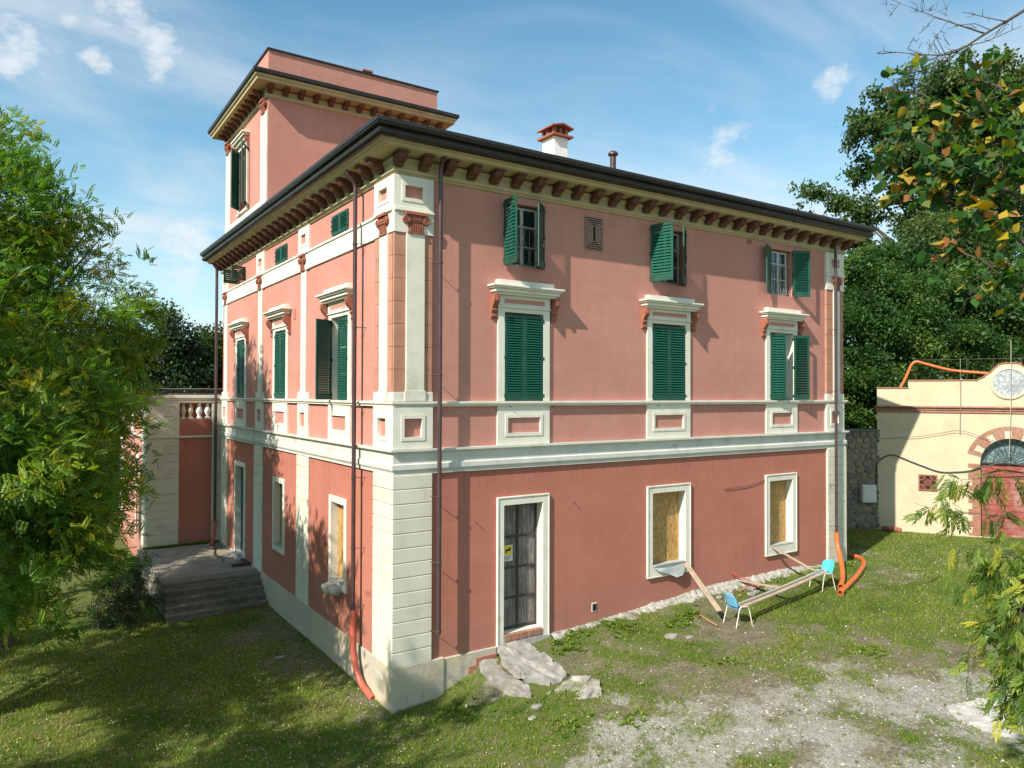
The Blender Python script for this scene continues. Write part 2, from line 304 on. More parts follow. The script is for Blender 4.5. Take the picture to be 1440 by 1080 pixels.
class MB:
    def __init__(s): s.v = []; s.f = []; s.mi = []; s.cur = 0
    def add(s, vs, fs):
        b = len(s.v); s.v.extend([tuple(p) for p in vs]); s.f.extend([tuple(i+b for i in f) for f in fs]); s.mi.extend([s.cur]*len(fs)); return s
    def hexa(s, p):
        return s.add(p, [(0, 3, 2, 1), (4, 5, 6, 7), (0, 1, 5, 4), (1, 2, 6, 5), (2, 3, 7, 6), (3, 0, 4, 7)])
    def box(s, F, u0, u1, o0, o1, z0, z1):
        return s.hexa([fr(F, u0, o0, z0), fr(F, u1, o0, z0), fr(F, u1, o1, z0), fr(F, u0, o1, z0),
                       fr(F, u0, o0, z1), fr(F, u1, o0, z1), fr(F, u1, o1, z1), fr(F, u0, o1, z1)])
    def quad(s, *p): return s.add(p, [tuple(range(len(p)))])
    def prism(s, pts0, pts1):
        n = len(pts0); return s.add(list(pts0)+list(pts1), [tuple(range(n))[::-1], tuple(range(n, 2*n))]+[(i, (i+1) % n, n+(i+1) % n, n+i) for i in range(n)])
    def tube(s, pts, r, n=8, cap=True, r1=None):
        pts = [Vector(p) for p in pts]; N = len(pts); rings = []; prev = None
        for i, p in enumerate(pts):
            t = (pts[min(i+1, N-1)]-pts[max(i-1, 0)]).normalized()
            a = (t.orthogonal() if prev is None else (prev - t*prev.dot(t)))
            if a.length < 1e-6: a = t.orthogonal()
            a.normalize(); prev = a; b = t.cross(a)
            rr = r[i] if isinstance(r, (list, tuple)) else (r if r1 is None else r+(r1-r)*i/(N-1))
            rings.append([p+(a*cos(2*pi*k/n)+b*sin(2*pi*k/n))*rr for k in range(n)])
        vs = [q for R in rings for q in R]; fs = []
        for i in range(N-1):
            for k in range(n): fs.append((i*n+k, i*n+(k+1) % n, (i+1)*n+(k+1) % n, (i+1)*n+k))
        if cap: fs += [tuple(range(n))[::-1], tuple(range((N-1)*n, N*n))]
        return s.add(vs, fs)
    def lathe(s, c, prof, n=12, axis=ZV):
        axis = axis.normalized(); a = axis.orthogonal().normalized(); b = axis.cross(a); c = Vector(c)
        vs = [c+axis*h+(a*cos(2*pi*k/n)+b*sin(2*pi*k/n))*r for r, h in prof for k in range(n)]; m = len(prof)
        fs = [(i*n+k, i*n+(k+1) % n, (i+1)*n+(k+1) % n, (i+1)*n+k) for i in range(m-1) for k in range(n)]
        return s.add(vs, fs+[tuple(range(n))[::-1], tuple(range((m-1)*n, m*n))])
    def build(s, name, mat, parent=None, smooth=False, bevel=0.0, recalc=True):
        me = bpy.data.meshes.new(name); me.from_pydata(s.v, [], s.f)
        for m in (mat if isinstance(mat, (list, tuple)) else [mat]): me.materials.append(m)
        if isinstance(mat, (list, tuple)): me.polygons.foreach_set('material_index', s.mi)
        if recalc:
            bm = bmesh.new(); bm.from_mesh(me); bmesh.ops.recalc_face_normals(bm, faces=bm.faces); bm.to_mesh(me); bm.free()
        if smooth: me.polygons.foreach_set('use_smooth', [True]*len(me.polygons))
        o = bpy.data.objects.new(name, me); COL.objects.link(o)
        if bevel:
            b = o.modifiers.new('bevel', 'BEVEL'); b.width = bevel; b.segments = 1; b.limit_method = 'ANGLE'
        if parent: link_parent(o, parent)
        return o
def link_parent(o, p):
    o.parent = p; o.matrix_parent_inverse = world_of(p).inverted()
def world_of(p):
    m = Matrix.LocRotScale(p.location, p.rotation_euler, p.scale)
    return (world_of(p.parent) @ p.matrix_parent_inverse @ m) if p.parent else m
def smooth_by_angle(o, a=40):
    o.data.polygons.foreach_set('use_smooth', [True]*len(o.data.polygons))
    try: o.data.set_sharp_from_angle(angle=radians(a))
    except Exception: pass
    return o
def tag(o, label=None, cat=None, group=None, kind=None):
    for k, v in (('label', label), ('category', cat), ('group', group), ('kind', kind)):
        if v: o[k] = v
    return o
def empty(name, loc, label, cat, group=None):
    o = bpy.data.objects.new(name, None); COL.objects.link(o); o.location = loc; o.empty_display_size = 0.3
    return tag(o, label, cat, group)
def share(name, me, mat4, parent):
    o = bpy.data.objects.new(name, me); COL.objects.link(o); o.matrix_basis = mat4; link_parent(o, parent); return o

def vnoise(x, y, scale, seed=0):
    x = np.asarray(x, float)*scale; y = np.asarray(y, float)*scale
    xi = np.floor(x).astype(np.int64); yi = np.floor(y).astype(np.int64); fx = x-xi; fy = y-yi
    def h(a, b):
        v = (a*374761393+b*668265263+seed*2147483647) & 0xffffffff
        v = ((v ^ (v >> 13))*1274126177) & 0xffffffff
        return ((v ^ (v >> 16)) & 0xffff)/65535.0
    sx = fx*fx*(3-2*fx); sy = fy*fy*(3-2*fy)
    return (h(xi, yi)*(1-sx)+h(xi+1, yi)*sx)*(1-sy)+(h(xi, yi+1)*(1-sx)+h(xi+1, yi+1)*sx)*sy
def fbm(x, y, scale, seed=0, oct=4):
    r = 0; a = 0.5; tot = 0
    for k in range(oct): r = r+a*vnoise(x, y, scale*2**k, seed+k*17); tot += a; a *= 0.55
    return r/tot
def sstep(x, a, b): t = np.clip((x-a)/(b-a), 0, 1); return t*t*(3-2*t)

# ------------------------------------------------------------------ ground
def groundz(x, y):
    x = np.asarray(x, float); y = np.asarray(y, float)
    base = np.interp(x, [-60, -20, -3, 0, 1.5, 3, 6, 10, 16, 24, 40, 80], [-1.5, -.5, -.2, -.12, .0, .22, .55, .78, .95, .95, 2.0, 4.0])
    wall = np.interp(x, [-.5, .8, 1.3, 1.7, 2.1, 4.2, 5.4, 8, 12, 15.5, 17], [-.12, -.1, .08, .25, .5, .76, .84, .95, 1.08, 1.08, .97])
    t = np.clip(1-np.abs(y)/1.6, 0, 1); t = t*t*(3-2*t); t = np.where(y > 0, 1, t)*np.clip((x+.4)/.8, 0, 1)*np.clip((17.5-x)/1.5, 0, 1)
    z = base*(1-t)+np.maximum(wall, base)*t
    return z
def ground_full(x, y):
    near = np.clip((np.abs(x)-60)/60, 0, 1)
    return groundz(x, y)+0.07*(fbm(x, y, 0.45, 3)-0.5)+0.035*(fbm(x, y, 3.1, 5)-0.5)+near*3*(fbm(x, y, 0.02, 9)-0.4)
def masks(x, y):
    n = fbm(x, y, 0.55, 21, 5); n2 = fbm(x, y, 1.9, 33, 4)
    gf = np.interp(x, [0, 1.8, 3.3, 5.5, 8.4, 9.5, 12, 20], [-4.8, -3.7, -3.0, -2.9, -4.2, -5.4, -8.5, -14])
    gravel = sstep(gf-y+(n-0.5)*5.0+(n2-.5)*1.5, -0.8, 1.2)*sstep(x, -0.6, 1.5)*np.clip(.45+1.6*(fbm(x, y, 1.1, 91, 5)-.33), 0, 1)
    band = sstep(x, 14, 16)*(1-sstep(x, 21, 24))*sstep(y, -3.8, -2.2)*(1-sstep(y, 0.6, 2.2))*0.62
    gravel = np.maximum(gravel, band*sstep(n2, 0.3, 0.6))
    lawn = 1-sstep(x, -0.6, 1.6)
    grass = lawn*(0.74+0.7*(n-0.35)+0.4*(n2-0.5))
    fr_ = (1-lawn)*(0.66+1.5*(n-0.47)+0.9*(n2-0.5))
    lush = sstep(x, 8.5, 11)*(1-sstep(x, 24, 30))*sstep(y, -6.5, -3.5)*0.30
    grass = grass+fr_+lush*(1-lawn)
    grass = np.where((x > -1.2) & (x < 0) & (y > -0.2) & (y < 9), grass-0.35*sstep(x+0.25*n2, -1.1, -0.2), grass)
    bare = np.exp(-(((x+1.1)/0.9)**2+((y-3.7)/1.1)**2))+np.exp(-(((x+1.3)/0.8)**2+((y-6.6)/0.9)**2))
    grass = grass-0.5*bare*n2*1.6
    grass = grass*(1-0.62*gravel)
    return np.clip(grass, 0, 1), np.clip(gravel, 0, 1)
def axis_pts(lo, hi, step, far):
    c = list(np.arange(lo, hi+step/2, step)); a = lo; b = hi; d = step; L = []; R = []
    while a > -far: d *= 1.25; a -= d; L.append(a)
    d = step
    while b < far: d *= 1.25; b += d; R.append(b)
    return np.array(L[::-1]+c+R)
def build_ground():
    xs = axis_pts(-10, 27, 0.14, 1500); ys = axis_pts(-13, 14, 0.14, 1500)
    X, Y = np.meshgrid(xs, ys); Z = ground_full(X, Y)
    nx, ny = len(xs), len(ys)
    v = np.stack([X, Y, Z], -1).reshape(-1, 3)
    i = np.arange((nx-1)*(ny-1)); r = i//(nx-1); c = i % (nx-1); a = r*nx+c
    f = np.stack([a, a+1, a+1+nx, a+nx], 1)
    me = np_mesh('lawn_and_gravel_ground', v, f)
    g, k = masks(X.ravel(), Y.ravel())
    for nm, arr in (('grass', g), ('gravel', k)):
        at = me.attributes.new(nm, 'FLOAT', 'POINT'); at.data.foreach_set('value', arr.astype(np.float32))
    me.materials.append(M_GROUND); me.polygons.foreach_set('use_smooth', [True]*len(me.polygons))
    o = bpy.data.objects.new('ground', me); COL.objects.link(o); tag(o, 'uneven garden ground of grass, soil and pale gravel around the house', kind='structure')
def np_mesh(name, v, f, tint=None):
    me = bpy.data.meshes.new(name); n = len(f); k = f.shape[1]
    me.vertices.add(len(v)); me.vertices.foreach_set('co', np.asarray(v, np.float32).ravel())
    me.loops.add(n*k); me.loops.foreach_set('vertex_index', f.astype(np.int32).ravel())
    me.polygons.add(n); me.polygons.foreach_set('loop_start', np.arange(0, n*k, k, dtype=np.int32))
    me.update(calc_edges=True)
    if tint is not None:
        at = me.attributes.new('tint', 'FLOAT', 'FACE'); at.data.foreach_set('value', tint.astype(np.float32))
    return me
build_ground()

# ------------------------------------------------------------------ villa
villa = empty('villa', (0, 0, 0), 'three storey salmon pink villa with green shutters and a square roof tower', 'house')
W, D = 16.0, 15.9
def wall_holes(F, mb, u0, u1, z0, z1, holes, depth=0.24):
    us = sorted({u0, u1, *[h[0] for h in holes], *[h[1] for h in holes]}); zs = sorted({z0, z1, *[h[2] for h in holes], *[h[3] for h in holes]})
    for i in range(len(us)-1):
        for j in range(len(zs)-1):
            a, b, c, d = us[i], us[i+1], zs[j], zs[j+1]; mu, mz = (a+b)/2, (c+d)/2
            if any(h[0] < mu < h[1] and h[2] < mz < h[3] for h in holes): continue
            mb.quad(fr(F, a, 0, c), fr(F, b, 0, c), fr(F, b, 0, d), fr(F, a, 0, d))
def reveals(F, mb, h, o0, o1):
    a, b, c, d = h
    for p in (((a, c), (b, c)), ((b, c), (b, d)), ((b, d), (a, d)), ((a, d), (a, c))):
        mb.quad(fr(F, p[0][0], o0, p[0][1]), fr(F, p[1][0], o0, p[1][1]), fr(F, p[1][0], o1, p[1][1]), fr(F, p[0][0], o1, p[0][1]))
# opening list: (u0,u1,z0,z1)
PW_F = [(2.71, 3.80), (7.36, 8.60), (12.22, 13.34)]
PW_L = [(2.60, 3.74), (7.58, 8.72), (12.40, 13.52)]
AT_F = [(2.70, 3.83, 9.47, 10.93), (7.31, 8.63, 9.47, 10.95), (12.26, 13.33, 9.53, 10.93)]
AT_L = [(2.69, 3.78, 10.45, 10.95), (7.60, 8.75, 10.44, 10.94), (12.53, 13.60, 10.44, 10.93)]
G_DOOR = (2.71, 3.80, 1.00, 3.94); G_C = (7.38, 8.60, 1.95, 3.88); G_E = (12.20, 13.29, 1.95, 3.90)
L_W3 = (2.80, 3.70, 1.90, 3.80); L_W2 = (7.80, 8.72, 1.90, 3.80); L_D = (12.40, 13.62, 0.80, 3.90)
for F, wd, low, pw, at in ((FF, W, [G_DOOR, G_C, G_E], PW_F, AT_F), (FL, D, [L_W3, L_W2, L_D], PW_L, AT_L)):
    m = MB(); wall_holes(F, m, 0, wd, 0.72, 4.9, low); m.build('lower_wall', M_PINK_LOW, villa, recalc=False)
    hs = [(a, b, 6.33, 8.38) for a, b in pw]+list(at)
    m = MB(); wall_holes(F, m, 0, wd, 4.9, 11.45, hs)
    for h in at: reveals(F, m, h, 0, -0.24)
    m.build('upper_wall', M_PINK_UP, villa, recalc=False)
    for h in low+hs[:3]:
        m = MB(); reveals(F, m, h, 0.0, -0.30); m.build('window_reveal', M_WHITE, villa, recalc=False)
m = MB(); m.quad((W, 0, -.6), (W, D, -.6), (W, D, 11.45), (W, 0, 11.45)); m.quad((0, D, -.6), (W, D, -.6), (W, D, 11.45), (0, D, 11.45))
m.build('rear_wall', M_PINK_UP, villa, recalc=False)
m = MB(); m.box(FF, 0.34, W-0.1, -D+0.1, -0.40, 0.2, 11.4); m.build('unlit_interior_black', M_DARK, villa)
# plinth
m = MB(); m.box(FF, -0.06, 1.15, -.3, .08, -0.6, 0.80); m.box(FF, 1.15, 2.52, -.3, .05, -0.6, .77)
m.build('plinth', M_PLINTH, villa, bevel=.012)
m = MB(); m.box(FF, 1.76, 1.95, .05, .075, 0.1, 0.47); m.box(FF, 1.955, 2.5, .05, .075, 0.1, .63); m.build('pink_plinth_patch', M_PINK_LOW, villa)
m = MB(); m.box(FL, 0.97, D, -.3, .035, -0.6, .745); m.build('side_plinth', M_PLINTH, villa, bevel=.01)
m = MB(); m.box(FL, -0.075, 0.965, -.3, .075, -0.6, .79); m.build('corner_plinth', M_PLINTH, villa, bevel=.012)
m = MB(); m.box(FF, 3.99, 16.1, -.3, .03, 0.0, .80)
m.build('concrete_footing', M_CONC, villa)

def ring(prof, name, mat, x0=0, x1=W, y0=0, y1=D, parent=villa, smooth=False):
    m = MB(); n = len(prof); vs = []
    for cx, cy, sx, sy in ((x0, y0, -1, -1), (x1, y0, 1, -1), (x1, y1, 1, 1), (x0, y1, -1, 1)):
        vs += [(cx+sx*o, cy+sy*o, z) for o, z in prof]
    fs = [(k*n+i, k*n+i+1, ((k+1) % 4)*n+i+1, ((k+1) % 4)*n+i) for k in range(4) for i in range(n-1)]
    m.add(vs, fs); o = m.build(name, mat, parent, recalc=False)
    if smooth: smooth_by_angle(o, 35)
    return o
ring([(-.02, 5.325), (.14, 5.325), (.14, 5.28), (.06, 5.23), (.055, 5.02), (.09, 5.0), (.09, 4.90), (.055, 4.84), (.055, 4.79), (-.02, 4.79)], 'string_course', M_BAND)
ring([(-.02, 6.335), (.11, 6.33), (.11, 6.285), (.07, 6.245), (.07, 6.225), (-.02, 6.22)], 'sill_course', M_WHITE)
ring([(-.02, 11.10), (.03, 11.10), (.06, 11.14), (.10, 11.17), (.10, 11.21), (.045, 11.22), (.045, 11.36), (.09, 11.40), (.09, 11.47), (-.02, 11.48)], 'frieze', M_CREAM)
ring([(.05, 11.50), (.43, 11.535), (.445, 11.55), (.475, 11.555), (.49, 11.61), (.56, 11.635), (.56, 11.70)], 'eaves_soffit', M_CREAM)
ring([(.50, 11.655), (.575, 11.65), (.635, 11.665), (.675, 11.71), (.685, 11.76), (.665, 11.795), (.63, 11.805), (.63, 11.82), (.69, 11.84), (.72, 11.875), (.725, 11.90), (.745, 11.905), (.75, 11.975), (.70, 11.985), (.55, 11.985), (.5, 11.7)], 'gutter', M_GUTTER, smooth=True)
gp = [(.575, 11.645), (.638, 11.660), (.682, 11.706), (.692, 11.76), (.670, 11.80), (.60, 11.80)]
for F in (FF, FL):
    for k in range(9):
        u = .9+1.95*k
        if u > 16.3: break
        m = MB(); m.prism([fr(F, u-.02, o, z) for o, z in gp], [fr(F, u+.02, o, z) for o, z in gp]); m.build('gutter_joint', M_GUTTER, villa)
# corbels under the eaves
cprof = [(0.05, 11.27), (0.12, 11.245), (0.17, 11.27), (0.19, 11.315), (0.26, 11.335), (0.33, 11.37), (0.38, 11.43), (0.385, 11.50), (0.05, 11.495)]
def corbel_mesh(F, scale=1.0, prof=cprof, w=.20):
    m = MB(); m.prism([fr(F, -w/2, o, z) for o, z in prof], [fr(F, w/2, o, z) for o, z in prof])
    p2 = [(o*1.04 if o > .1 else o, z) for o, z in [(0.05, 11.475), (.41, 11.485), (.41, 11.515), (.05, 11.51)]]
    m.prism([fr(F, -w/2-.025, o, z) for o, z in p2], [fr(F, w/2+.025, o, z) for o, z in p2]); return m
for F in (FF, FL):
    first = None
    for k in range(28):
        u = 0.0+0.59*k
        if u > 16.1: break
        if k == 0 and F is FL: continue
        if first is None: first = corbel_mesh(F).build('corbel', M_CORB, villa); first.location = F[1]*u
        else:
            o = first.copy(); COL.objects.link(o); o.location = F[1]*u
# hip roof
m = MB(); o_ = .52; zz = 11.99; rx = 7.6; rz = 13.75
A = [(-o_, -o_, zz), (W+o_, -o_, zz), (W+o_, D+o_, zz), (-o_, D+o_, zz)]; R0, R1 = (7.9, 7.9, rz), (8.1, 7.9, rz)
m.add(A+[R0, R1], [(0, 1, 5, 4), (1, 2, 5), (2, 3, 4, 5), (3, 0, 4)])
roof = m.build('roof', M_ROOF, villa)
# chimney on the roof
m = MB(); m.box(FF, 7.12, 7.66, -4.62, -4.0, 12.4, 14.50); ch = m.build('chimney', M_CHIM, roof, bevel=.01)
def slab(m, x0, x1, y0, y1, z0, z1): m.box(FF, x0, x1, -y1, -y0, z0, z1)
m = MB(); slab(m, 7.00, 7.80, 3.88, 4.74, 14.503, 14.56)
for x in (7.16, 7.38, 7.60):
    for y in (4.03, 4.30, 4.57): slab(m, x-.05, x+.05, y-.05, y+.05, 14.56, 14.76)
m.prism([(6.98, 3.86, 14.76), (7.39, 3.86, 14.86), (7.80, 3.86, 14.76), (7.80, 3.86, 14.80), (7.39, 3.86, 14.91), (6.98, 3.86, 14.80)],
        [(6.98, 4.76, 14.76), (7.39, 4.76, 14.86), (7.80, 4.76, 14.76), (7.80, 4.76, 14.80), (7.39, 4.76, 14.91), (6.98, 4.76, 14.80)])
m.build('chimney_cap', M_TERRA, roof)
m = MB(); m.lathe((9.53, 4.0, 12.4), [(.10, 0), (.10, 1.95)], 14); m.lathe((9.53, 4.0, 14.42), [(.17, -.10), (.17, -.06), (.13, -.0), (.03, .05)], 14)
smooth_by_angle(m.build('flue_pipe', M_PIPE, roof))

# ---------------- trim pieces for both faces
def W_(name, m, mat=M_WHITE, bevel=.006, parent=villa): return m.build(name, mat, parent, bevel=bevel)
def raised_panel(F, u0, u1, z0, z1, o=.045, inu=.18, inz0=.28, inz1=.26, base=0.0):
    """white slab with a sunk pink field and a raised rim"""
    a, b, c, d = u0+inu, u1-inu, z0+inz0, z1-inz1
    m = MB()
    m.box(F, u0, a, base, o, z0, z1); m.box(F, b, u1, base, o, z0, z1); m.box(F, a, b, base, o, z0, c); m.box(F, a, b, base, o, d, z1)
    e = .075; r = o+.014
    m.box(F, a-e, a, o, r, c-e, d+e); m.box(F, b, b+e, o, r, c-e, d+e); m.box(F, a, b, o, r, c-e, c); m.box(F, a, b, o, r, d, d+e)
    p = W_('panel_surround', m, bevel=0)
    m = MB(); m.box(F, a, b, base, base+.012, c, d); m.build('panel_field', M_PINK_UP, p)
def console(F, u, z, s, parent):
    pr = [(0, 0), (.05, 0), (.075, .05), (.05, .10), (.065, .14), (.10, .18), (.08, .23), (.12, .28), (.17, .34), (.20, .42), (.20, .54), (0, .54)]
    m = MB(); m.prism([fr(F, u-.07, o*s, z+h*s) for o, h in pr], [fr(F, u+.07, o*s, z+h*s) for o, h in pr])
    m.box(F, u-.04, u+.04, .10*s, .225*s, z+.38*s, z+.50*s); m.build('console', M_TERRA, parent)
def window_dressing(F, u0, u1, z0=6.335, ztop=8.38, panel=True, hood=None):
    s0, s1 = u0-.19, u1+.19; m = MB()
    m.box(F, s0, u0, 0, .05, z0, ztop); m.box(F, u1, s1, 0, .05, z0, ztop); m.box(F, s0, s1, 0, .05, ztop, ztop+.10)
    m.box(F, s0+.0, s1-.0, 0, .065, ztop+.10, ztop+.385)
    m.box(F, s0-.02, s1+.02, 0, .085, ztop+.095, ztop+.12)
    sur = W_('window_surround', m)
    m = MB(); zi0, zi1 = ztop+.20, ztop+.305; a, b = s0+.17, s1-.17
    m.box(F, a, b, .065, .072, zi0, zi1); m.build('pink_inlay', M_PINK_UP, sur)
    m = MB(); rr = .012
    m.box(F, a-.02, b+.02, .065, .065+rr, zi1, zi1+.018); m.box(F, a-.02, b+.02, .065, .065+rr, zi0-.018, zi0); W_('inlay_rim', m, parent=sur, bevel=0)
    # hood mould (stepped cornice) with returned ends
    zc = ztop+.385; m = MB()
    for dz0, dz1, o in ((0.0, .05, .17), (.05, .13, .22), (.13, .17, .27), (.17, .215, .31)):
        m.box(F, s0-o+.05, s1+o-.05, 0, o, zc+dz0, zc+dz1)
    m.box(F, s0-.05, s1+.05, 0, .16, zc+.215, zc+.34); W_('window_hood', m, parent=sur)
    console(F, s0-.11, zc-.54, 1.0, sur); console(F, s1+.11, zc-.54, 1.0, sur)
    if panel: raised_panel(F, s0, s1, 5.33, 6.22, .045, .28, .27, .27)
for a, b in PW_F: window_dressing(FF, a, b)
for a, b in PW_L: window_dressing(FL, a, b)

# ---------------- louvred shutters; slats of the front leaves are pieces of their own
loose = MB()                                    # slats of the side leaves, joined
_slat_cache = {}
def slat_mesh(w, pitch=.058):
    k = (round(w, 3), pitch)
    if k not in _slat_cache:
        m = MB(); t = .009; a = .05; h = pitch*.95     # tilted board, outer edge low
        pr = [(-.027, -h/2), (-.027, -h/2+t), (.018, h/2), (.020, h/2-t)]
        m.prism([(-w/2, y, z) for y, z in pr], [(w/2, y, z) for y, z in pr])
        o = m.build('slat', M_GREENL); _slat_cache[k] = o.data; bpy.data.objects.remove(o)
    return _slat_cache[k]
def shutter(F, hinge, side, w, z0, z1, theta, off=.03, singles=True, pitch=.058, solid=.16):
    """leaf hinged at u=hinge; side=+1: leaf lies towards +u when closed; theta = opening angle"""
    th = radians(theta); U = (F[1]*side*cos(th)+F[2]*sin(th)).normalized(); O = F[0]+F[1]*hinge+F[2]*off
    Nn = (F[2]*cos(th)-F[1]*side*sin(th)).normalized(); G = (O, U, Nn)
    m = MB(); st = .065; t = .036
    m.box(G, 0.004, st, -t/2, t/2, z0, z1); m.box(G, w-st, w-.002, -t/2, t/2, z0, z1)
    m.box(G, st, w-st, -t/2, t/2, z1-.07, z1); m.box(G, st, w-st, -t/2, t/2, z0, z0+solid)
    for zz_ in (z0+.12, (z0+z1)/2, z1-.12): m.box(G, -.02, .03, -t/2-.012, t/2+.012, zz_-.035, zz_+.035)
    leaf = m.build('shutter', M_GREEN, villa, bevel=.003)
    n = int((z1-.07-z0-solid)/pitch); step = (z1-.07-z0-solid)/n; sw = w-2*st
    for i in range(n):
        zc = z0+solid+step*(i+.5)
        Mx = Matrix((U, -Nn, ZV)).transposed().to_4x4(); Mx.translation = O+U*(w/2)+ZV*zc
        if singles: share('slat', slat_mesh(sw, pitch), Mx, leaf)
        else:
            for_v = [Mx @ v.co for v in slat_mesh(sw, pitch).vertices]; loose.add(for_v, [tuple(p.vertices) for p in slat_mesh(sw, pitch).polygons])
    return leaf
# piano nobile, front
(aL, aR), (cL, cR), (eL, eR) = PW_F
wA = (aR-aL)/2; shutter(FF, aL, 1, wA, 6.345, 8.33, 0); shutter(FF, aR, -1, wA, 6.345, 8.33, 0)
wC = (cR-cL)/2; shutter(FF, cL, 1, wC, 6.345, 8.33, 0, pitch=.066); shutter(FF, cR, -1, wC, 6.345, 8.33, 0, pitch=.066)
wE = (eR-eL)/2; shutter(FF, eL, 1, wE, 6.345, 8.33, 15, pitch=.075, off=.055); shutter(FF, eR, -1, wE, 6.345, 8.33, 163, pitch=.075, off=.06)
# attic, front
shutter(FF, 2.70, 1, .56, 9.45, 10.96, 93, pitch=.078, off=.03); shutter(FF, 3.83, -1, .56, 9.45, 10.96, 40, off=.03, pitch=.078)
shutter(FF, 7.31, 1, .66, 9.47, 10.98, 74, pitch=.078); shutter(FF, 8.63, -1, .66, 9.47, 10.98, 38, pitch=.078, singles=False)
shutter(FF, 12.26, 1, .52, 9.53, 10.96, 155, pitch=.078, singles=False); shutter(FF, 13.33, -1, .55, 9.53, 10.96, 152, pitch=.078, off=.04, singles=False)
# left face
for (a, b), (tn, tf) in zip(PW_L, ((3, 60), (0, 0), (0, 0))):
    w = (b-a)/2; shutter(FL, a, 1, w, 6.345, 8.33, tn, singles=False); shutter(FL, b, -1, w, 6.345, 8.33, tf, singles=False)
for (a, b, c, d), (tn, tf) in zip(AT_L, ((0, 0), (0, 0), (112, 75))):
    w = (b-a)/2; shutter(FL, a, 1, w, c+.01, d, tn, singles=False, solid=.07, off=.02); shutter(FL, b, -1, w, c+.01, d, tf, singles=False, solid=.07, off=.02)

# ---------------- inside the openings
def sash(F, h, depth, bars_z, mid=True, mat=M_FRAME, fw=.055, name='window_frame'):
    a, b, c, d = h; m = MB(); o0, o1 = -depth-.05, -depth
    m.box(F, a, a+fw, o0, o1, c, d); m.box(F, b-fw, b, o0, o1, c, d); m.box(F, a+fw, b-fw, o0, o1, d-fw, d); m.box(F, a+fw, b-fw, o0, o1, c, c+fw)
    if mid: m.box(F, (a+b)/2-.04, (a+b)/2+.04, o0, o1+.005, c+fw, d-fw)
    for z in bars_z: m.box(F, a+fw, b-fw, o0+.01, o1-.008, z-.014, z+.014)
    w = m.build(name, mat, villa, bevel=.004)
    m = MB(); m.box(F, a+fw*.5, b-fw*.5, o0+.012, o0+.02, c+.02, d-.02); m.build('pane', M_GLASS, w); return w
for a, b, c, d in AT_F:
    sash(FF, (a+.14, b-.10, c+.01, d-.04), .13, (c+.5, c+.98), fw=.05)
    m = MB()                                     # low wrought iron guard with bowed scrolls
    g0, g1 = a+.10, b-.06; o = .012
    for z in (c+.05, c+.92): m.tube([fr(FF, g0, -.04, z), fr(FF, g1, -.04, z)], .009, 5)
    n = 6
    for i in range(n+1):
        u = g0+(g1-g0)*i/n; m.tube([fr(FF, u, -.04, c+.05), fr(FF, u, -.04, c+.92)], .006, 4)
    for i in range(n):
        u = g0+(g1-g0)*(i+.5)/n; q = (g1-g0)/n*.5
        m.tube([fr(FF, u+q*sin(k*pi/5)*(1 if i % 2 else -1)*.9, -.035, c+.05+.87*k/10) for k in range(11)], .006, 4)
    m.build('window_guard', M_IRONL, villa)
for h in (G_C, G_E):
    m = MB(); m.box(FF, h[0], h[1], -.24, -.205, h[2], h[3]); m.build('plywood_board', M_OSB, villa)
for h in (L_W3, L_W2):
    m = MB(); m.box(FL, h[0], h[1], -.19, -.15, h[2], h[3]); m.build('plywood_board', M_OSB, villa)
for F, (a, b), dk in ((FF, PW_F[0], 0), (FF, PW_F[1], 0), (FF, PW_F[2], 1), (FL, PW_L[0], 1), (FL, PW_L[1], 0), (FL, PW_L[2], 0)):
    sash(F, (a+.02, b-.02, 6.35, 8.36), .15, (7.0, 7.65), fw=.07)
# ground floor surrounds
def plain_surround(F, h, w, zb, top=None, sill=True, lip=True):
    a, b, c, d = h; top = top or d+.2; m = MB()
    m.box(F, a-w, a, 0, .045, zb, top); m.box(F, b, b+w, 0, .045, zb, top); m.box(F, a, b, 0, .045, d, top)
    if sill: m.box(F, a, b, 0, .045, zb, c)
    if lip:
        e = .035
        m.box(F, a-w, a-w+e, .045, .062, zb, top); m.box(F, b+w-e, b+w, .045, .062, zb, top); m.box(F, a-w+e, b+w-e, .045, .062, top-e, top)
        if sill: m.box(F, a-w+e, b+w-e, .045, .062, zb, zb+e)
    s = W_('window_surround', m)
    if sill:
        m = MB(); m.box(F, a, b, -.2, .05, c-.02, c+.025); W_('sill', m, M_CONC, parent=s)
    return s
plain_surround(FF, G_C, .20, 1.66, 4.08); plain_surround(FF, G_E, .20, 1.67, 4.10); plain_surround(FF, G_DOOR, .19, .76, 4.14, sill=False)
plain_surround(FL, L_W3, .14, 1.72, 3.96, lip=False); plain_surround(FL, L_W2, .14, 1.72, 3.95, lip=False); plain_surround(FL, L_D, .15, .78, 4.06, sill=False, lip=False)
m = MB(); m.lathe((-.05, 3.25, 1.60), [(.02, -.02), (.24, .0), (.34, .10), (.36, .22), (.30, .24), (.05, .22)], 16); m.build('stone_basin', M_CONC, villa, smooth=True)
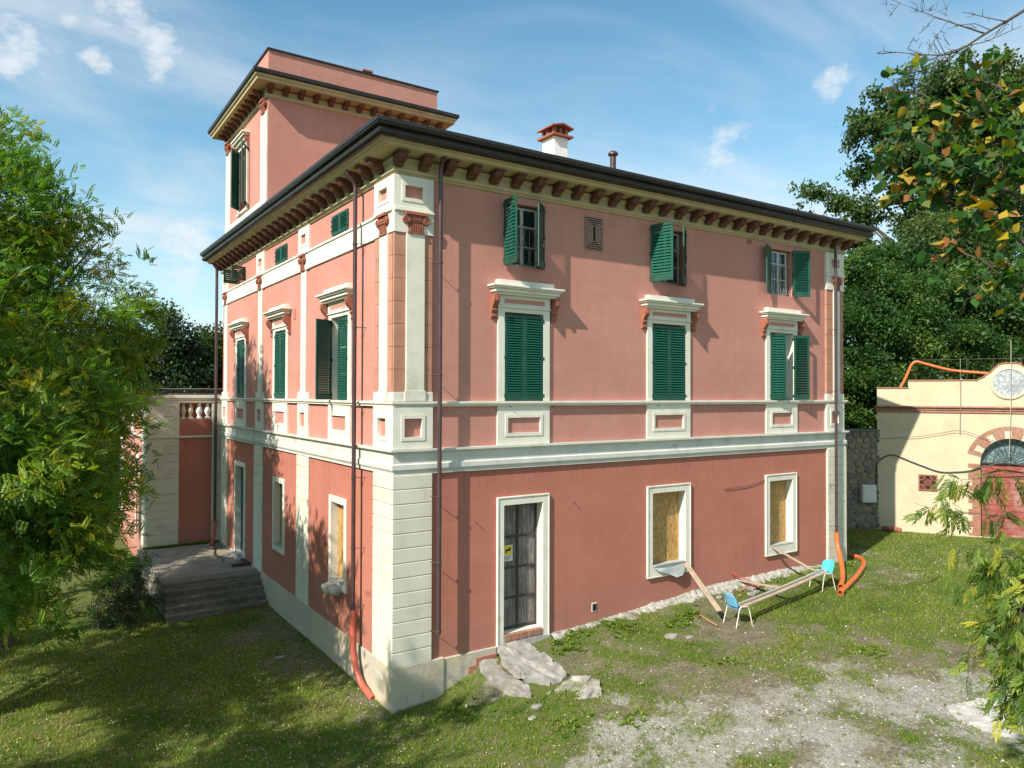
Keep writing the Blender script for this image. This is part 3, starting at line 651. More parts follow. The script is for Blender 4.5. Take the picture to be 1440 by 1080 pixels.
# old iron-barred door
m = MB(); m.box(FF, 2.71, 3.80, -.30, -.25, 1.0, 3.94); door = m.build('front_door', M_ODOOR, villa)
for i in range(8):
    m = MB(); a = 2.72+i*.134; m.box(FF, a+.004, a+.130, -.25, -.243, 1.02, 3.92); m.build('plank', M_ODOOR, door)
m = MB()
for u in (2.73, 3.255, 3.78): m.box(FF, u-.028, u+.028, -.243, -.205, 1.0, 3.94)
m.build('door_iron_upright', M_IRON, door)
for z in (1.04, 1.74, 2.44, 3.16, 3.90):
    m = MB(); m.box(FF, 2.73, 3.78, -.243, -.212, z-.024, z+.024); m.build('door_iron_bar', M_IRON, door)
m = MB(); m.box(FF, 2.84, 3.10, -.205, -.198, 2.60, 2.97); sg = m.build('warning_sign', M_SIGNW, door)
m = MB(); m.box(FF, 2.855, 3.085, -.198, -.196, 2.75, 2.955); m.build('sign_pictogram_field', M_SIGNY, door)
m = MB(); m.box(FF, 2.90, 3.03, -.196, -.194, 2.83, 2.88); m.box(FF, 2.99, 3.05, -.196, -.1935, 2.865, 2.91); m.box(FF, 2.90, 2.93, -.196, -.1935, 2.79, 2.84)
for k in range(4): m.box(FF, 2.87, 2.87+(.19, .15, .18, .12)[k], -.198, -.1965, 2.71-.026*k, 2.718-.026*k)
m.build('sign_print', M_BLACK, door)
for i in range(5):
    m = MB(); m.box(FF, 2.72+i*.215, 2.72+i*.215+.205, -.24, .06, .83+.006*(i % 2), .985); m.build('brick', M_BRICK, villa, bevel=.008)
m = MB(); m.box(FF, 2.53, 4.05, .0, .055, .60, .825); m.build('threshold', M_CONC, villa, bevel=.02)
# side door
m = MB(); m.box(FL, 12.40, 13.62, -.22, -.18, .8, 3.9); m.box(FL, 12.44, 12.98, -.18, -.15, .85, 3.85); m.box(FL, 13.02, 13.58, -.18, -.15, .85, 3.85)
m.build('side_door', M_GREEN, villa, bevel=.008)
m = MB(); m.box(FL, 12.25, 13.77, -.2, .22, .70, .795); m.build('door_step', M_CONC, villa, bevel=.02)
# small wall vents and brick air grille
m = MB(); m.box(FF, 5.325, 5.50, .0, .012, 1.09, 1.31); v_ = W_('vent_frame', m); m = MB(); m.box(FF, 5.35, 5.485, .012, .014, 1.11, 1.285); m.build('vent_dark_plate', M_DARK, v_)  # inner plate is coloured black for the shade inside the vent
m = MB(); m.box(FF, 11.22, 11.40, .0, .012, 10.95, 11.06); m.build('vent_cover', M_TERRA, villa)
m = MB(); m.box(FL, 6.75, 6.95, .0, .012, 8.62, 8.92); m.build('vent_cover', M_PINK_LOW, villa)
m = MB(); m.box(FF, 5.09, 5.665, .0, .010, 10.10, 10.92); gr_ = m.build('grille_back', M_DARK, villa)
m = MB(); a, b, c, d = 5.09, 5.665, 10.10, 10.92; i = 0
while b-a > .06:
    t = .019
    m.box(FF, a, a+t, .01, .035, c, d); m.box(FF, b-t, b, .01, .035, c, d); m.box(FF, a+t, b-t, .01, .035, c, c+t); m.box(FF, a+t, b-t, .01, .035, d-t, d)
    for s in range(1, 8):
        z = c+(d-c)*s/8
        if d-c > .3 and b-a > .15: m.box(FF, a+t, a+t+.022, .01, .03, z-.012, z+.012); m.box(FF, b-t-.022, b-t, .01, .03, z-.012, z+.012)
    a += .052; b -= .052; c += .052; d -= .052
m.build('terracotta_grille', simple('pink_grey_terracotta', (.36, .22, .17), .85, .1, 8, .2), gr_)

# ---------------- corner pilasters, quoins
def quoins(F, u0, u1, o, n, z0=.79, z1=4.79, mat=M_QUOIN, name='quoin_block', gap=.012, parent=villa):
    h = (z1-z0)/n
    m = MB(); m.box(F, u0+.01, u1-.01, 0, o-.022, z0, z1); back = m.build('quoin_backing', mat, parent)
    for i in range(n):
        m = MB(); m.box(F, u0, u1, .0 if u0 < 0.01 else .001, o, z0+i*h+gap*.5, z0+(i+1)*h-gap*.5); m.build(name, mat, parent, bevel=.008)
# near corner: L shaped blocks
h = 4.0/13
for i in range(13):
    z0, z1 = .79+i*h+.007, .79+(i+1)*h-.007
    m = MB(); P = [(-.075, -.075), (.85, -.075), (.85, 0), (0, 0), (0, .97), (-.075, .97)]
    m.prism([(x, y, z0) for x, y in P], [(x, y, z1) for x, y in P]); m.build('quoin_block', M_QUOIN, villa, bevel=.010)
m = MB(); m.box(FF, -.05, .84, 0, .05, .79, 4.79); m.box(FL, .0, .96, 0, .05, .79, 4.79); m.build('quoin_backing', M_QUOIN, villa)
quoins(FF, 15.06, 15.99, .075, 13, .95); quoins(FL, 5.47, 6.50, .04, 13, .75); quoins(FL, 10.05, 11.10, .04, 13, .75); quoins(FL, 14.95, 15.88, .06, 13, .75)
m = MB(); m.box((Vector((W, 0, 0)), Vector((0, 1, 0)), Vector((1, 0, 0))), -.075, .95, 0, .075, .95, 4.79); m.build('quoin_backing', M_QUOIN, villa)

def capital(F, uc, zb, w, parent, o=.08):
    """terracotta ionic capital"""
    m = MB(); hw = w/2
    m.box(F, uc-hw*1.15, uc+hw*1.15, 0, o+.09, zb+.37, zb+.43)
    m.box(F, uc-hw*.95, uc+hw*.95, 0, o+.045, zb+.22, zb+.37)
    m.box(F, uc-hw*.5, uc+hw*.5, o+.045, o+.062, zb+.27, zb+.31)
    m.box(F, uc-hw*.78, uc+hw*.78, 0, o+.02, zb, zb+.22)
    m.box(F, uc-hw*.86, uc+hw*.86, 0, o+.04, zb-.02, zb+.015)
    n = 6
    for i in range(n):
        u = uc-hw*.7+hw*1.4*(i+.5)/n; m.box(F, u-hw*.06, u+hw*.06, o+.02, o+.045, zb+.015, zb+.19)
    for s in (-1, 1):
        c = fr(F, uc+s*hw*1.02, 0, zb+.26); m.lathe(c, [(.085, 0), (.085, o+.055)], 14, F[2])
        pts = [fr(F, uc+s*hw*1.02+s*(.085-.06*k/18)*cos(k*.6+pi/2*0), o+.06, zb+.26+(.085-.06*k/18)*sin(k*.6)) for k in range(19)]
        m.tube(pts, .014, 5)
    return m.build('capital', M_TERRA, parent)
def pilaster(F, u0, u1, o, shaft, cornerext=0.0, full=True, side=M_BRICKP, cap=True, capw=None):
    uc = (shaft[0]+shaft[1])/2
    m = MB(); m.box(F, u0, u1, 0, o, 6.335, 6.53); m.box(F, shaft[0]-.03, shaft[1]+.03, o, o+.03, 6.335, 6.56); W_('pilaster_base', m)
    if full:                                   # ochre side strips with a few courses
        n = 7; z0, z1 = 6.53, 9.885; hh = (z1-z0)/n
        for i in range(n):
            m = MB(); m.box(F, u0+.02, u1-.02, 0, o-.015, z0+i*hh+.004, z0+(i+1)*hh-.004); m.build('pilaster_block', side, villa)
    m = MB(); m.box(F, shaft[0], shaft[1], 0, o+.02 if full else o, 6.53, 9.885); W_('pilaster_shaft', m)
    m = MB()
    m.box(F, u0, u1, 0, o+.01, 9.887, 10.33); m.box(F, u0, u1, 0, o+.05, 10.33, 10.38); m.box(F, u0, u1, 0, o+.025, 10.38, 10.43)
    W_('pilaster_entablature', m)
    capital(F, uc, 9.90, capw or (shaft[1]-shaft[0])*1.05, villa, o+.01)
    raised_panel(F, u0, u1, 10.43, 11.095, o, (u1-u0)*.27, .2, .2)
pilaster(FF, -.08, .85, .08, (.205, .635)); pilaster(FL, 0.0, .965, .08, (.22, .62))
pilaster(FF, 15.0, 15.95, .08, (15.36, 15.70)); pilaster(FL, 5.50, 6.42, .05, (5.75, 6.17), full=False, capw=.36); pilaster(FL, 9.98, 10.92, .05, (10.2, 10.65), full=False, capw=.36)
pilaster(FL, 14.95, 15.86, .05, (15.1, 15.5), full=False, capw=.34)
for F, a, b, o in ((FF, -.08, .85, .08), (FL, 0, .965, .08), (FF, 15.0, 15.95, .08), (FL, 5.50, 6.42, .05), (FL, 9.98, 10.92, .05), (FL, 14.95, 15.86, .05)):
    raised_panel(F, a, b, 5.33, 6.22, o, (b-a)*.28, .25, .25)
# attic band on the left face between the pilasters
for a, b in ((.967, 5.498), (6.422, 9.978), (10.922, 14.948)):
    m = MB(); m.box(FL, a, b, 0, .045, 9.90, 10.34); m.box(FL, a, b, 0, .075, 10.34, 10.40); W_('attic_band', m)
# ---------------- downpipes
def downpipe(pts, r=.048, name='downpipe', mat=M_PIPE): return smooth_by_angle(MB().tube(pts, r, 12).build(name, mat, villa))
def fillet(pts, n=4, r=.09):
    pts = [Vector(p) for p in pts]; out = [pts[0]]
    for i in range(1, len(pts)-1):
        a, b, c = pts[i-1], pts[i], pts[i+1]; d0 = (a-b).normalized()*min(r, (a-b).length*.45); d1 = (c-b).normalized()*min(r, (c-b).length*.45)
        for k in range(n+1):
            t = k/n; out.append((b+d0)*(1-t)**2+2*t*(1-t)*b+(b+d1)*t*t)
    return out+[pts[-1]]
p1 = downpipe(fillet([(.93, -.42, 11.56), (.93, -.30, 11.45), (.93, -.24, 11.30), (.93, -.24, 1.38)]))
p2 = downpipe(fillet([(-.42, 1.72, 11.56), (-.42, 1.72, 11.48), (-.22, 1.72, 11.25), (-.22, 1.72, 1.42)]))
p3 = downpipe(fillet([(15.25, -.42, 11.56), (15.25, -.30, 11.45), (15.25, -.24, 11.30), (15.25, -.24, 1.95)]))
p4 = downpipe(fillet([(-.30, 15.98, 11.5), (-.24, 15.98, 11.3), (-.24, 15.98, 1.5)]), .055)
m = MB(); m.tube(fillet([(-.22, 1.72, 1.60), (-.22, 1.72, 1.2), (-.21, 1.70, .55), (-.16, 1.45, .05), (-.12, .78, -.10)], 5, .3), .075, 12); smooth_by_angle(m.build('red_pipe_elbow', M_REDPIPE, p2))
m = MB(); m.tube(fillet([(-.24, 15.98, 1.55), (-.26, 15.95, 1.15), (-.38, 15.7, .82), (-.5, 15.4, .77)], 5, .2), .075, 12); smooth_by_angle(m.build('red_pipe_elbow', M_REDPIPE, p4))
for pp, x, y, zs in ((p1, .93, -.24, (9.3, 6.9, 4.3, 2.9, 1.45)), (p2, -.22, 1.72, (9.9, 8.0, 6.2, 4.6, 3.0, 1.7)), (p3, 15.25, -.24, (8.6, 6.6, 3.6, 2.3))):
    for z in zs:
        m = MB(); m.lathe((x, y, z), [(.06, -.018), (.06, .018)], 12)
        if y < 0: m.tube([(x-.05, y, z), (x-.14, 0.0, z)], .009, 5)
        else: m.tube([(x, y-.05, z), (0.0, y-.14, z)], .009, 5)
        m.build('pipe_clamp', M_IRON, pp)
m = MB(); 
for z in (9.4, 6.9, 4.5, 2.8): m.box(FF, 15.08, 15.42, .07, .11, z-.01, z+.01)
# steel flag rods that stick out of the facade
m = MB()
for u, z, L in ((7.55, 6.20, .25), (9.05, 6.20, .25), (2.85, 6.2, .25), (4.1, 6.2, .25), (8.1, 5.12, .5), (1.98, 3.62, .16), (4.75, 3.85, .18)):
    m.tube([fr(FF, u, 0, z), fr(FF, u, L*.45, z+.0)], .010, 5)
m.build('iron_rod', M_IRON, villa)

# ---------------- tower
TY, TX1, TY1 = 9.80, 6.10, 15.50
m = MB(); ft = (Vector((0, TY, 0)), Vector((1, 0, 0)), Vector((0, -1, 0)))
m.quad(fr(ft, 0, 0, 12.0), fr(ft, TX1, 0, 12.0), fr(ft, TX1, 0, 16.4), fr(ft, 0, 0, 16.4))
TW = (12.42, 13.40, 13.08, 15.20)
wall_holes(FL, m, TY, TY1, 12.0, 16.4, [TW]); reveals(FL, m, TW, 0, -.25)
m.quad((TX1, TY, 12), (TX1, TY1, 12), (TX1, TY1, 16.4), (TX1, TY, 16.4)); m.quad((0, TY1, 12), (TX1, TY1, 12), (TX1, TY1, 16.4), (0, TY1, 16.4))
tower = m.build('tower', M_PINK_UP, villa, recalc=False)
m = MB(); m.box(FF, .3, TX1-.2, -TY1+.2, -TY-.2, 12, 16.3); m.build('tower_interior', M_DARK, tower)
m = MB(); m.box(FL, TY, TY1, 0, .06, 12.0, 12.80); m.build('tower_base_band', M_WHITE, tower)
for a, b in ((TY+.02, TY+.72), (14.85, 15.46)):
    m = MB(); m.box(FL, a, b, 0, .05, 12.80, 15.60); m.build('tower_pilaster', M_WHITE, tower, bevel=.006)
    c_ = capital(FL, (a+b)/2, 15.60, .42, tower, .05)
ring([(-.02, 16.02), (.03, 16.02), (.07, 16.07), (.07, 16.11), (.03, 16.13), (.03, 16.24), (.07, 16.28), (-.02, 16.30)], 'tower_frieze', M_CREAM, 0, TX1, TY, TY1, tower)
ring([(.0, 16.33), (.48, 16.36), (.48, 16.43), (.54, 16.48), (.54, 16.53)], 'tower_soffit', M_CREAM, 0, TX1, TY, TY1, tower)
ring([(.48, 16.53), (.56, 16.53), (.60, 16.57), (.61, 16.67), (.58, 16.69), (.0, 16.72)], 'tower_gutter', M_GUTTER, 0, TX1, TY, TY1, tower)
tprof = [(0.03, 16.15), (0.10, 16.13), (0.17, 16.17), (0.20, 16.21), (0.30, 16.24), (0.36, 16.29), (0.36, 16.345), (0.03, 16.335)]
for F, o0, n in ((ft, 0, 13), (FL, TY, 12)):
    first = None
    for k in range(n):
        u = o0+.02+k*.50 if F is FL else .02+k*.505
        if F is FL and k == 0: continue
        if first is None:
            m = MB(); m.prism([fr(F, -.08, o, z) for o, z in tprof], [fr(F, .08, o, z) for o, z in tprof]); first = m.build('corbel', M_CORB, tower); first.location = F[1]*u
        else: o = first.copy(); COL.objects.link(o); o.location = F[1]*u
# roof parapet of the tower
m = MB(); m.box(FF, .0, TX1, -TY1, -TY, 16.72, 17.57); m.build('tower_parapet', M_PINK_UP, tower)
m = MB(); m.box(FF, -.05, TX1+.05, -TY1-.05, -TY+.05, 17.57, 17.62); m.build('parapet_flashing', M_GUTTER, tower)
m = MB(); m.box(FF, 3.35, 3.62, -TY-.55, -TY-.25, 17.62, 17.78); m.box(FF, 3.30, 3.67, -TY-.6, -TY-.2, 17.78, 17.84); m.build('tower_chimney', M_TERRA, tower)
m = MB(); m.tube([(.9, TY-.3, 16.7), (.9, TY-.3, 17.05)], .012, 5); m.build('antenna_stub', M_IRONL, tower)
# tower window
s0, s1 = TW[0]-.16, TW[1]+.16
m = MB(); m.box(FL, s0, TW[0], 0, .05, 12.95, 15.36); m.box(FL, TW[1], s1, 0, .05, 12.95, 15.36); m.box(FL, TW[0], TW[1], 0, .05, 15.2, 15.36); m.box(FL, s0-.05, s1+.05, 0, .1, 12.88, 12.96)
tw = m.build('window_surround', M_WHITE, tower, bevel=.005)
m = MB(); m.box(FL, s0-.02, s1+.02, 0, .14, 15.36, 15.46); m.box(FL, s0-.14, s1+.14, 0, .22, 15.46, 15.54); m.box(FL, s0-.2, s1+.2, 0, .27, 15.54, 15.60); m.box(FL, s0-.02, s1+.02, 0, .14, 15.60, 15.68)
m.build('window_hood', M_WHITE, tower, bevel=.005)
for u in (s0-.09, s1+.09):
    m = MB(); pr = [(0, 0), (.05, .02), (.05, .12), (.09, .18), (.07, .26), (.14, .36), (.16, .46), (0, .46)]
    m.prism([fr(FL, u-.06, o, 15.0+h) for o, h in pr], [fr(FL, u+.06, o, 15.0+h) for o, h in pr]); m.build('console', M_TERRA, tower)
sash(FL, (TW[0], TW[1], TW[2], TW[3]), .16, (13.8, 14.5), mid=True)
shutter(FL, TW[0], 1, .49, 13.08, 15.20, 152, off=.06, singles=False, pitch=.07); shutter(FL, TW[1], -1, .55, 13.08, 15.20, 40, off=.06, singles=False, pitch=.07)
tag(loose.build('slat', M_GREENL, villa), kind='stuff')

# ------------------------------------------------------------------ terrace wing with balustrade
AY = 16.3
wing = empty('terrace_wing', (-1.3, AY, .7), 'low side wing with cream rusticated strips, dark pink panel and little baluster row', 'building')
FA = (Vector((0, AY, 0)), Vector((1, 0, 0)), Vector((0, -1, 0)))
FW = (Vector((-2.62, AY, 0)), Vector((0, 1, 0)), Vector((-1, 0, 0)))
m = MB(); m.box(FA, -2.6, .4, -9, -.20, -.3, 6.1); m.build('core', M_PINK_LOW, wing)
m = MB(); m.box(FA, -1.49, -.31, -.2, 0, .3, 4.78); m.box(FA, -1.49, -.31, -.2, 0, 4.86, 5.50); m.build('pink_panel', M_PINK_LOW, wing)
m = MB(); m.box(FA, -2.62, -1.49, -.2, .03, 4.86, 6.14); m.box(FA, -.31, .3, -.2, .03, 4.86, 6.14); m.box(FA, -2.62, .3, -.2, .05, 6.14, 6.22); m.build('parapet', M_QUOIN, wing, bevel=.006)
m = MB(); m.box(FA, -2.70, .3, -.3, .10, 6.30, 6.41); m.box(FA, -2.66, .3, -.26, .07, 6.22, 6.30); m.box(FW, -.2, 8.5, -.3, .1, 6.30, 6.405); m.build('coping', M_WHITE, wing, bevel=.008)
m = MB(); m.box(FA, -2.68, .3, -.2, .07, 4.78, 4.86); m.box(FW, -.0, 8.5, -.2, .07, 4.775, 4.855); m.build('string_course', M_QUOIN, wing, bevel=.008)
for (a, b) in ((-2.62, -1.49), (-.31, .28)):
    n = 14
    m = MB(); m.box(FA, a+.005, b-.005, -.2, .008, .4, 4.78); m.build('rusticated_backing', M_QUOIN, wing)
    for i in range(n):
        z0 = .55+i*.302; m = MB(); m.box(FA, a, b, -.15, .03, z0+.006, z0+.296); m.build('rusticated_block', M_QUOIN, wing, bevel=.008)
for (a, b) in ((0.02, .95), (7.5, 8.4)):
    for i in range(14):
        z0 = .55+i*.302; m = MB(); m.box(FW, a, b, -.1, .03, z0+.006, z0+.296); m.build('rusticated_block', M_QUOIN, wing, bevel=.008)
m = MB(); wall_holes(FW, m, .95, 7.5, .3, 4.78, [(1.7, 2.6, 1.0, 3.9), (5.5, 6.4, 1.5, 3.7)]); m.build('side_wall', M_PINK_UP, wing, recalc=False)
m = MB(); m.box(FW, 0, 8.4, -.2, .01, 4.86, 6.30); m.build('side_parapet', M_PINK_UP, wing)
m = MB(); 
for a, b in ((.0, .95), (3.5, 4.3), (7.5, 8.4)): m.box(FW, a, b, 0, .04, 4.86, 6.28)
m.build('side_pilaster', M_WHITE, wing, bevel=.006); m = MB(); m.box(FW, 1.58, 1.7, 0, .04, .9, 4.0); m.box(FW, 2.6, 2.72, 0, .04, .9, 4.0); m.box(FW, 1.58, 2.72, 0, .04, 3.9, 4.05); m.build('side_trim', M_WHITE, wing, bevel=.006)
m = MB(); m.box(FA, -1.49, -.31, -.8, -.75, 5.45, 6.25); m.build('dark_recess', M_BRICKP, wing)
bprof = [(.055, 0), (.085, .0), (.085, .06), (.05, .09), (.045, .13), (.085, .24), (.095, .32), (.075, .42), (.045, .52), (.04, .56), (.06, .58), (.07, .64)]
for i, u in enumerate((-1.34, -1.08, -.77, -.47)):
    m = MB(); m.lathe(fr(FA, u, -.10, 5.50), bprof if i < 2 else [(r*1.25, h) for r, h in bprof], 12)
    m.box(FA, u-.1, u+.1, -.19, -.01, 5.50, 5.56)
    smooth_by_angle(m.build('baluster', M_BLOCKW if i < 2 else M_CHIM, wing), 50)
for u in (-1.21, -.92, -.62, -.35):
    m = MB(); m.lathe(fr(FA, u, -.5, 5.50), bprof, 10); m.build('baluster', M_TERRA, wing, smooth=True)
rail = empty('terrace_railing', (-1.3, AY+.2, 6.41), 'low lattice iron railing along the top of the side wing', 'railing')
m = MB(); m.tube([(-2.6, AY+.12, 6.66), (.1, AY+.12, 6.66)], .012, 5); m.tube([(-2.6, AY+.12, 6.45), (.1, AY+.12, 6.45)], .010, 5); m.build('rail', M_IRONL, rail)
m = MB(); x = -2.6
while x < 0.05:
    m.tube([(x, AY+.12, 6.43), (x+.14, AY+.12, 6.66)], .007, 4); m.tube([(x+.14, AY+.125, 6.43), (x, AY+.125, 6.66)], .007, 4); x += .10
tag(m.build('lattice', M_IRON, rail), kind='stuff')

# ------------------------------------------------------------------ entrance terrace and steps
steps = empty('stone_steps', (-1.4, 10.2, -.15), 'mossy stone steps and worn landing leading up to the side door', 'steps')
def irregular_slab(x0, x1, y0, y1, z0, z1, name, mat, parent, amp=.02, seed=1, nx=14, ny=4):
    bm = bmesh.new(); bmesh.ops.create_cube(bm, size=1)
    bmesh.ops.scale(bm, vec=(x1-x0, y1-y0, z1-z0), verts=bm.verts); bmesh.ops.translate(bm, vec=((x0+x1)/2, (y0+y1)/2, (z0+z1)/2), verts=bm.verts)
    bmesh.ops.subdivide_edges(bm, edges=bm.edges, cuts=6, use_grid_fill=True)
    rr = random.Random(seed)
    for v in bm.verts:
        a = float(fbm(v.co.x+v.co.z, v.co.y-v.co.z, 3.0, seed))-.5
        v.co.x += a*amp; v.co.y += (float(fbm(v.co.x, v.co.z, 4.0, seed+3))-.5)*amp*1.6; v.co.z += (float(fbm(v.co.x, v.co.y, 3.5, seed+5))-.5)*amp*1.2
    me = bpy.data.meshes.new(name); bm.to_mesh(me); bm.free(); me.materials.append(mat)
    o = bpy.data.objects.new(name, me); COL.objects.link(o); link_parent(o, parent)
    b = o.modifiers.new('bevel', 'BEVEL'); b.width = .015; b.segments = 2
    return o
irregular_slab(-2.9, -.03, 10.28, AY, -.4, .70, 'landing', M_TERR, steps, .02, 3)
for i in range(4):
    z1 = .70-.17*(i+1); y0 = 10.30-.26*(i+1)
    irregular_slab(-2.86-.02*i, -.05, y0, 10.6, -.4, z1-.05, 'step_riser', M_STEP, steps, .03, 7+i)
    irregular_slab(-2.90-.02*i, -.04, y0-.05, 10.5, z1-.05, z1, 'step_tread', M_STEP, steps, .035, 17+i)
irregular_slab(-2.93, -.03, 10.22, 10.8, .62, .712, 'step_tread', M_STEP, steps, .035, 31)

# black cables lying on the landing
m = MB(); m.tube(fillet([(-.4, 15.3, .74), (-.55, 14.4, .73), (-.75, 13.6, .74), (-.62, 13.0, .73), (-.72, 12.3, .74)], 6, .3), .02, 6)
tag(smooth_by_angle(m.build('black_cable', M_BLACK)), 'thin black cable curling over the landing beside the side door', 'cable')
m = MB(); m.box(FF, -.62, -.03, -11.55, -11.42, .715, .80); m.box(FF, -.16, -.04, -13.9, -11.6, .715, .78); tag(m.build('dark_timber', M_IRON), 'dark timber lying on the landing against the pink side wall', 'timber')

# ------------------------------------------------------------------ outbuilding
OU = Vector((.45, -.893, 0)).normalized(); ON = Vector((OU.y, -OU.x, 0)); FO = (Vector((23.0, 2.9, 0)), OU, ON)
shed = empty('outbuilding', fr(FO, 4.5, 0, .9), 'cream rendered outbuilding with brick arched red door, round plaque and stepped parapet', 'building')
UC, RI = 4.58, .98; ZS = 3.86
# facade with an arched hole, as strips
sil = [(0, 6.78), (1.14, 6.78), (1.14, 7.08), (3.50, 7.08), (3.75, 7.22), (4.0, 7.45), (4.22, 7.68), (4.34, 7.73), (4.82, 7.73), (4.94, 7.68), (5.16, 7.45), (5.41, 7.22), (5.66, 7.08), (8.02, 7.08), (8.02, 6.78), (9.16, 6.78)]
m = MB()
def strip(u0, u1, z0a, z0b, z1a, z1b, d=.45):
    m.hexa([fr(FO, u0, -d, z0a), fr(FO, u1, -d, z0b), fr(FO, u1, 0, z0b), fr(FO, u0, 0, z0a), fr(FO, u0, -d, z1a), fr(FO, u1, -d, z1b), fr(FO, u1, 0, z1b), fr(FO, u0, 0, z1a)])
us = sorted({p[0] for p in sil} | {UC-RI, UC+RI} | {UC+RI*cos(pi*k/14) for k in range(15)})
def topz(u, side):
    for i in range(len(sil)-1):
        (a, za), (b, zb) = sil[i], sil[i+1]
        if b > a and a-1e-6 <= u <= b+1e-6:
            if abs(u-a) < 1e-6 and side < 0 and i > 0: continue
            if abs(u-b) < 1e-6 and side > 0: continue
            return za+(zb-za)*(u-a)/(b-a)
    return 6.78
for i in range(len(us)-1):
    a, b = us[i], us[i+1]
    if b-a < 1e-5: continue
    mid = (a+b)/2; inside = abs(mid-UC) < RI
    z0a = z0b = .3
    if inside:
        z0a = ZS+math.sqrt(max(0, RI*RI-(a-UC)**2)); z0b = ZS+math.sqrt(max(0, RI*RI-(b-UC)**2))
    strip(a, b, z0a, z0b, topz(a, 1), topz(b, -1))
m.build('facade', M_OUT, shed, recalc=False)
m = MB(); m.box(FO, 0.02, 9.1, -6, -.46, .3, 6.6); m.build('rear_block', M_OUT, shed)
m = MB(); m.box(FO, -.05, 9.2, 0, .05, 5.80, 5.90); m.box(FO, -.05, 9.2, 0, .09, 5.90, 5.96); m.box(FO, -.07, 9.2, 0, .15, 6.0, 6.07); m.build('brick_cornice', M_BRICK, shed, bevel=.01)
m = MB(); m.box(FO, -.06, 9.2, 0, .11, 5.96, 6.0); m.build('cornice_shade_strip', M_IRON, shed)  # solid dark strip drawn as the shadow line between the cornice courses
m = MB()
for (a, za), (b, zb) in zip(sil[:-1], sil[1:]):
    if b > a: m.hexa([fr(FO, a-.02, -.5, za), fr(FO, b+.02, -.5, zb), fr(FO, b+.02, .04, zb), fr(FO, a-.02, .04, za), fr(FO, a-.02, -.5, za+.04), fr(FO, b+.02, -.5, zb+.04), fr(FO, b+.02, .04, zb+.04), fr(FO, a-.02, .04, za+.04)])
m.build('parapet_coping', M_BRICK, shed)
c = fr(FO, UC-.02, 0, 6.97); m = MB(); m.lathe(c, [(.62, .0), (.62, .05), (.54, .07), (.52, .03)], 40, ON); pl = smooth_by_angle(m.build('round_frame', M_BLOCKW, shed))
m = MB(); m.lathe(c, [(.525, 0), (.525, .035)], 40, ON); m.build('round_plaque', M_MARBLE, shed)
# voussoirs: bricks alternating with pale blocks
nv = 41
m = MB(); m.prism([fr(FO, UC+cos(t)*r_, 0.004, ZS+sin(t)*r_) for r_, ts in ((1.46, [pi*(.08+.84*k/20) for k in range(21)]), (.98, [pi*(.92-.84*k/20) for k in range(21)])) for t in ts],
                  [fr(FO, UC+cos(t)*r_, .02, ZS+sin(t)*r_) for r_, ts in ((1.46, [pi*(.08+.84*k/20) for k in range(21)]), (.98, [pi*(.92-.84*k/20) for k in range(21)])) for t in ts])
m.build('arch_mortar', M_MORTAR, shed)
for i in range(nv):
    t0 = pi*(.085+.83*i/nv); t1 = pi*(.085+.83*(i+.84)/nv); blk = (i % 8) in (4, 5, 6)
    for ra, rb, kind in ((.985, 1.27, 'in'), (1.29, 1.45, 'out')):
        mt = M_BLOCKW if (blk and kind == 'in') else M_BRICK
        m = MB(); P = [(ra, t0), (rb, t0), (rb, t1), (ra, t1)]
        m.prism([fr(FO, UC+cos(t)*r_, .0, ZS+sin(t)*r_) for r_, t in P], [fr(FO, UC+cos(t)*r_, .035, ZS+sin(t)*r_) for r_, t in P])
        m.build('brick', mt, shed)
for s in (-1, 1):
    for i in range(38):
        z = .92+i*.077; L = .40 if (i//3) % 2 == 0 else .27
        if z > ZS-.03: break
        m = MB(); a, b = sorted((UC+s*RI*.99, UC+s*(RI+L))); m.box(FO, a, b, -.05, .03+.004*(i % 3), z, z+.064); m.build('brick', M_BRICK, shed)
m = MB(); m.box(FO, UC-RI, UC+RI, -.36, -.30, .9, ZS-.05); dr = m.build('shed_door', M_REDWOOD, shed)
nb = 13
for i in range(nb):
    z = .93+i*(ZS-.10-.93)/nb
    for s in (0, 1):
        a = UC-RI+.03+s*(RI-.01); m = MB(); m.box(FO, a, a+RI-.05, -.30, -.27-.006*((i*7) % 3), z+.006, z+(ZS-.10-.93)/nb-.006); m.build('plank', M_REDWOOD, dr)
m = MB()
for u in (-.6, -.25, .25, .6):
    for z in (1.6, 2.4, 3.2): m.lathe(fr(FO, UC+u, -.27, z), [(.03, 0), (.02, .03)], 8, ON)
m.build('door_stud', M_IRON, dr)
m = MB(); P = [(UC+RI*cos(pi*k/24), ZS+RI*sin(pi*k/24)) for k in range(25)]
m.prism([fr(FO, u, -.33, z) for u, z in P], [fr(FO, u, -.31, z) for u, z in P]); fan = m.build('fanlight', M_FANG, shed)
m = MB()
for k in range(1, 12):
    t = pi*k/12; m.tube([fr(FO, UC+cos(t)*.16, -.2, ZS+.03+sin(t)*.16), fr(FO, UC+cos(t)*.96, -.2, ZS+.03+sin(t)*.94)], .011, 5)
for r_ in (.18, .55, .80): m.tube([fr(FO, UC+cos(pi*k/20)*r_, -.2, ZS+.03+sin(pi*k/20)*r_) for k in range(21)], .010, 5)
m.tube([fr(FO, UC-RI, -.22, ZS), fr(FO, UC+RI, -.22, ZS)], .035, 6); m.build('fanlight_ironwork', M_IRON, fan)
m = MB(); m.box(FO, 1.49, 2.15, .0, .01, 2.68, 3.31); tg = m.build('vent_back', M_DARK, shed)
m = MB(); a, b, c_, d = 1.49, 2.15, 2.68, 3.31
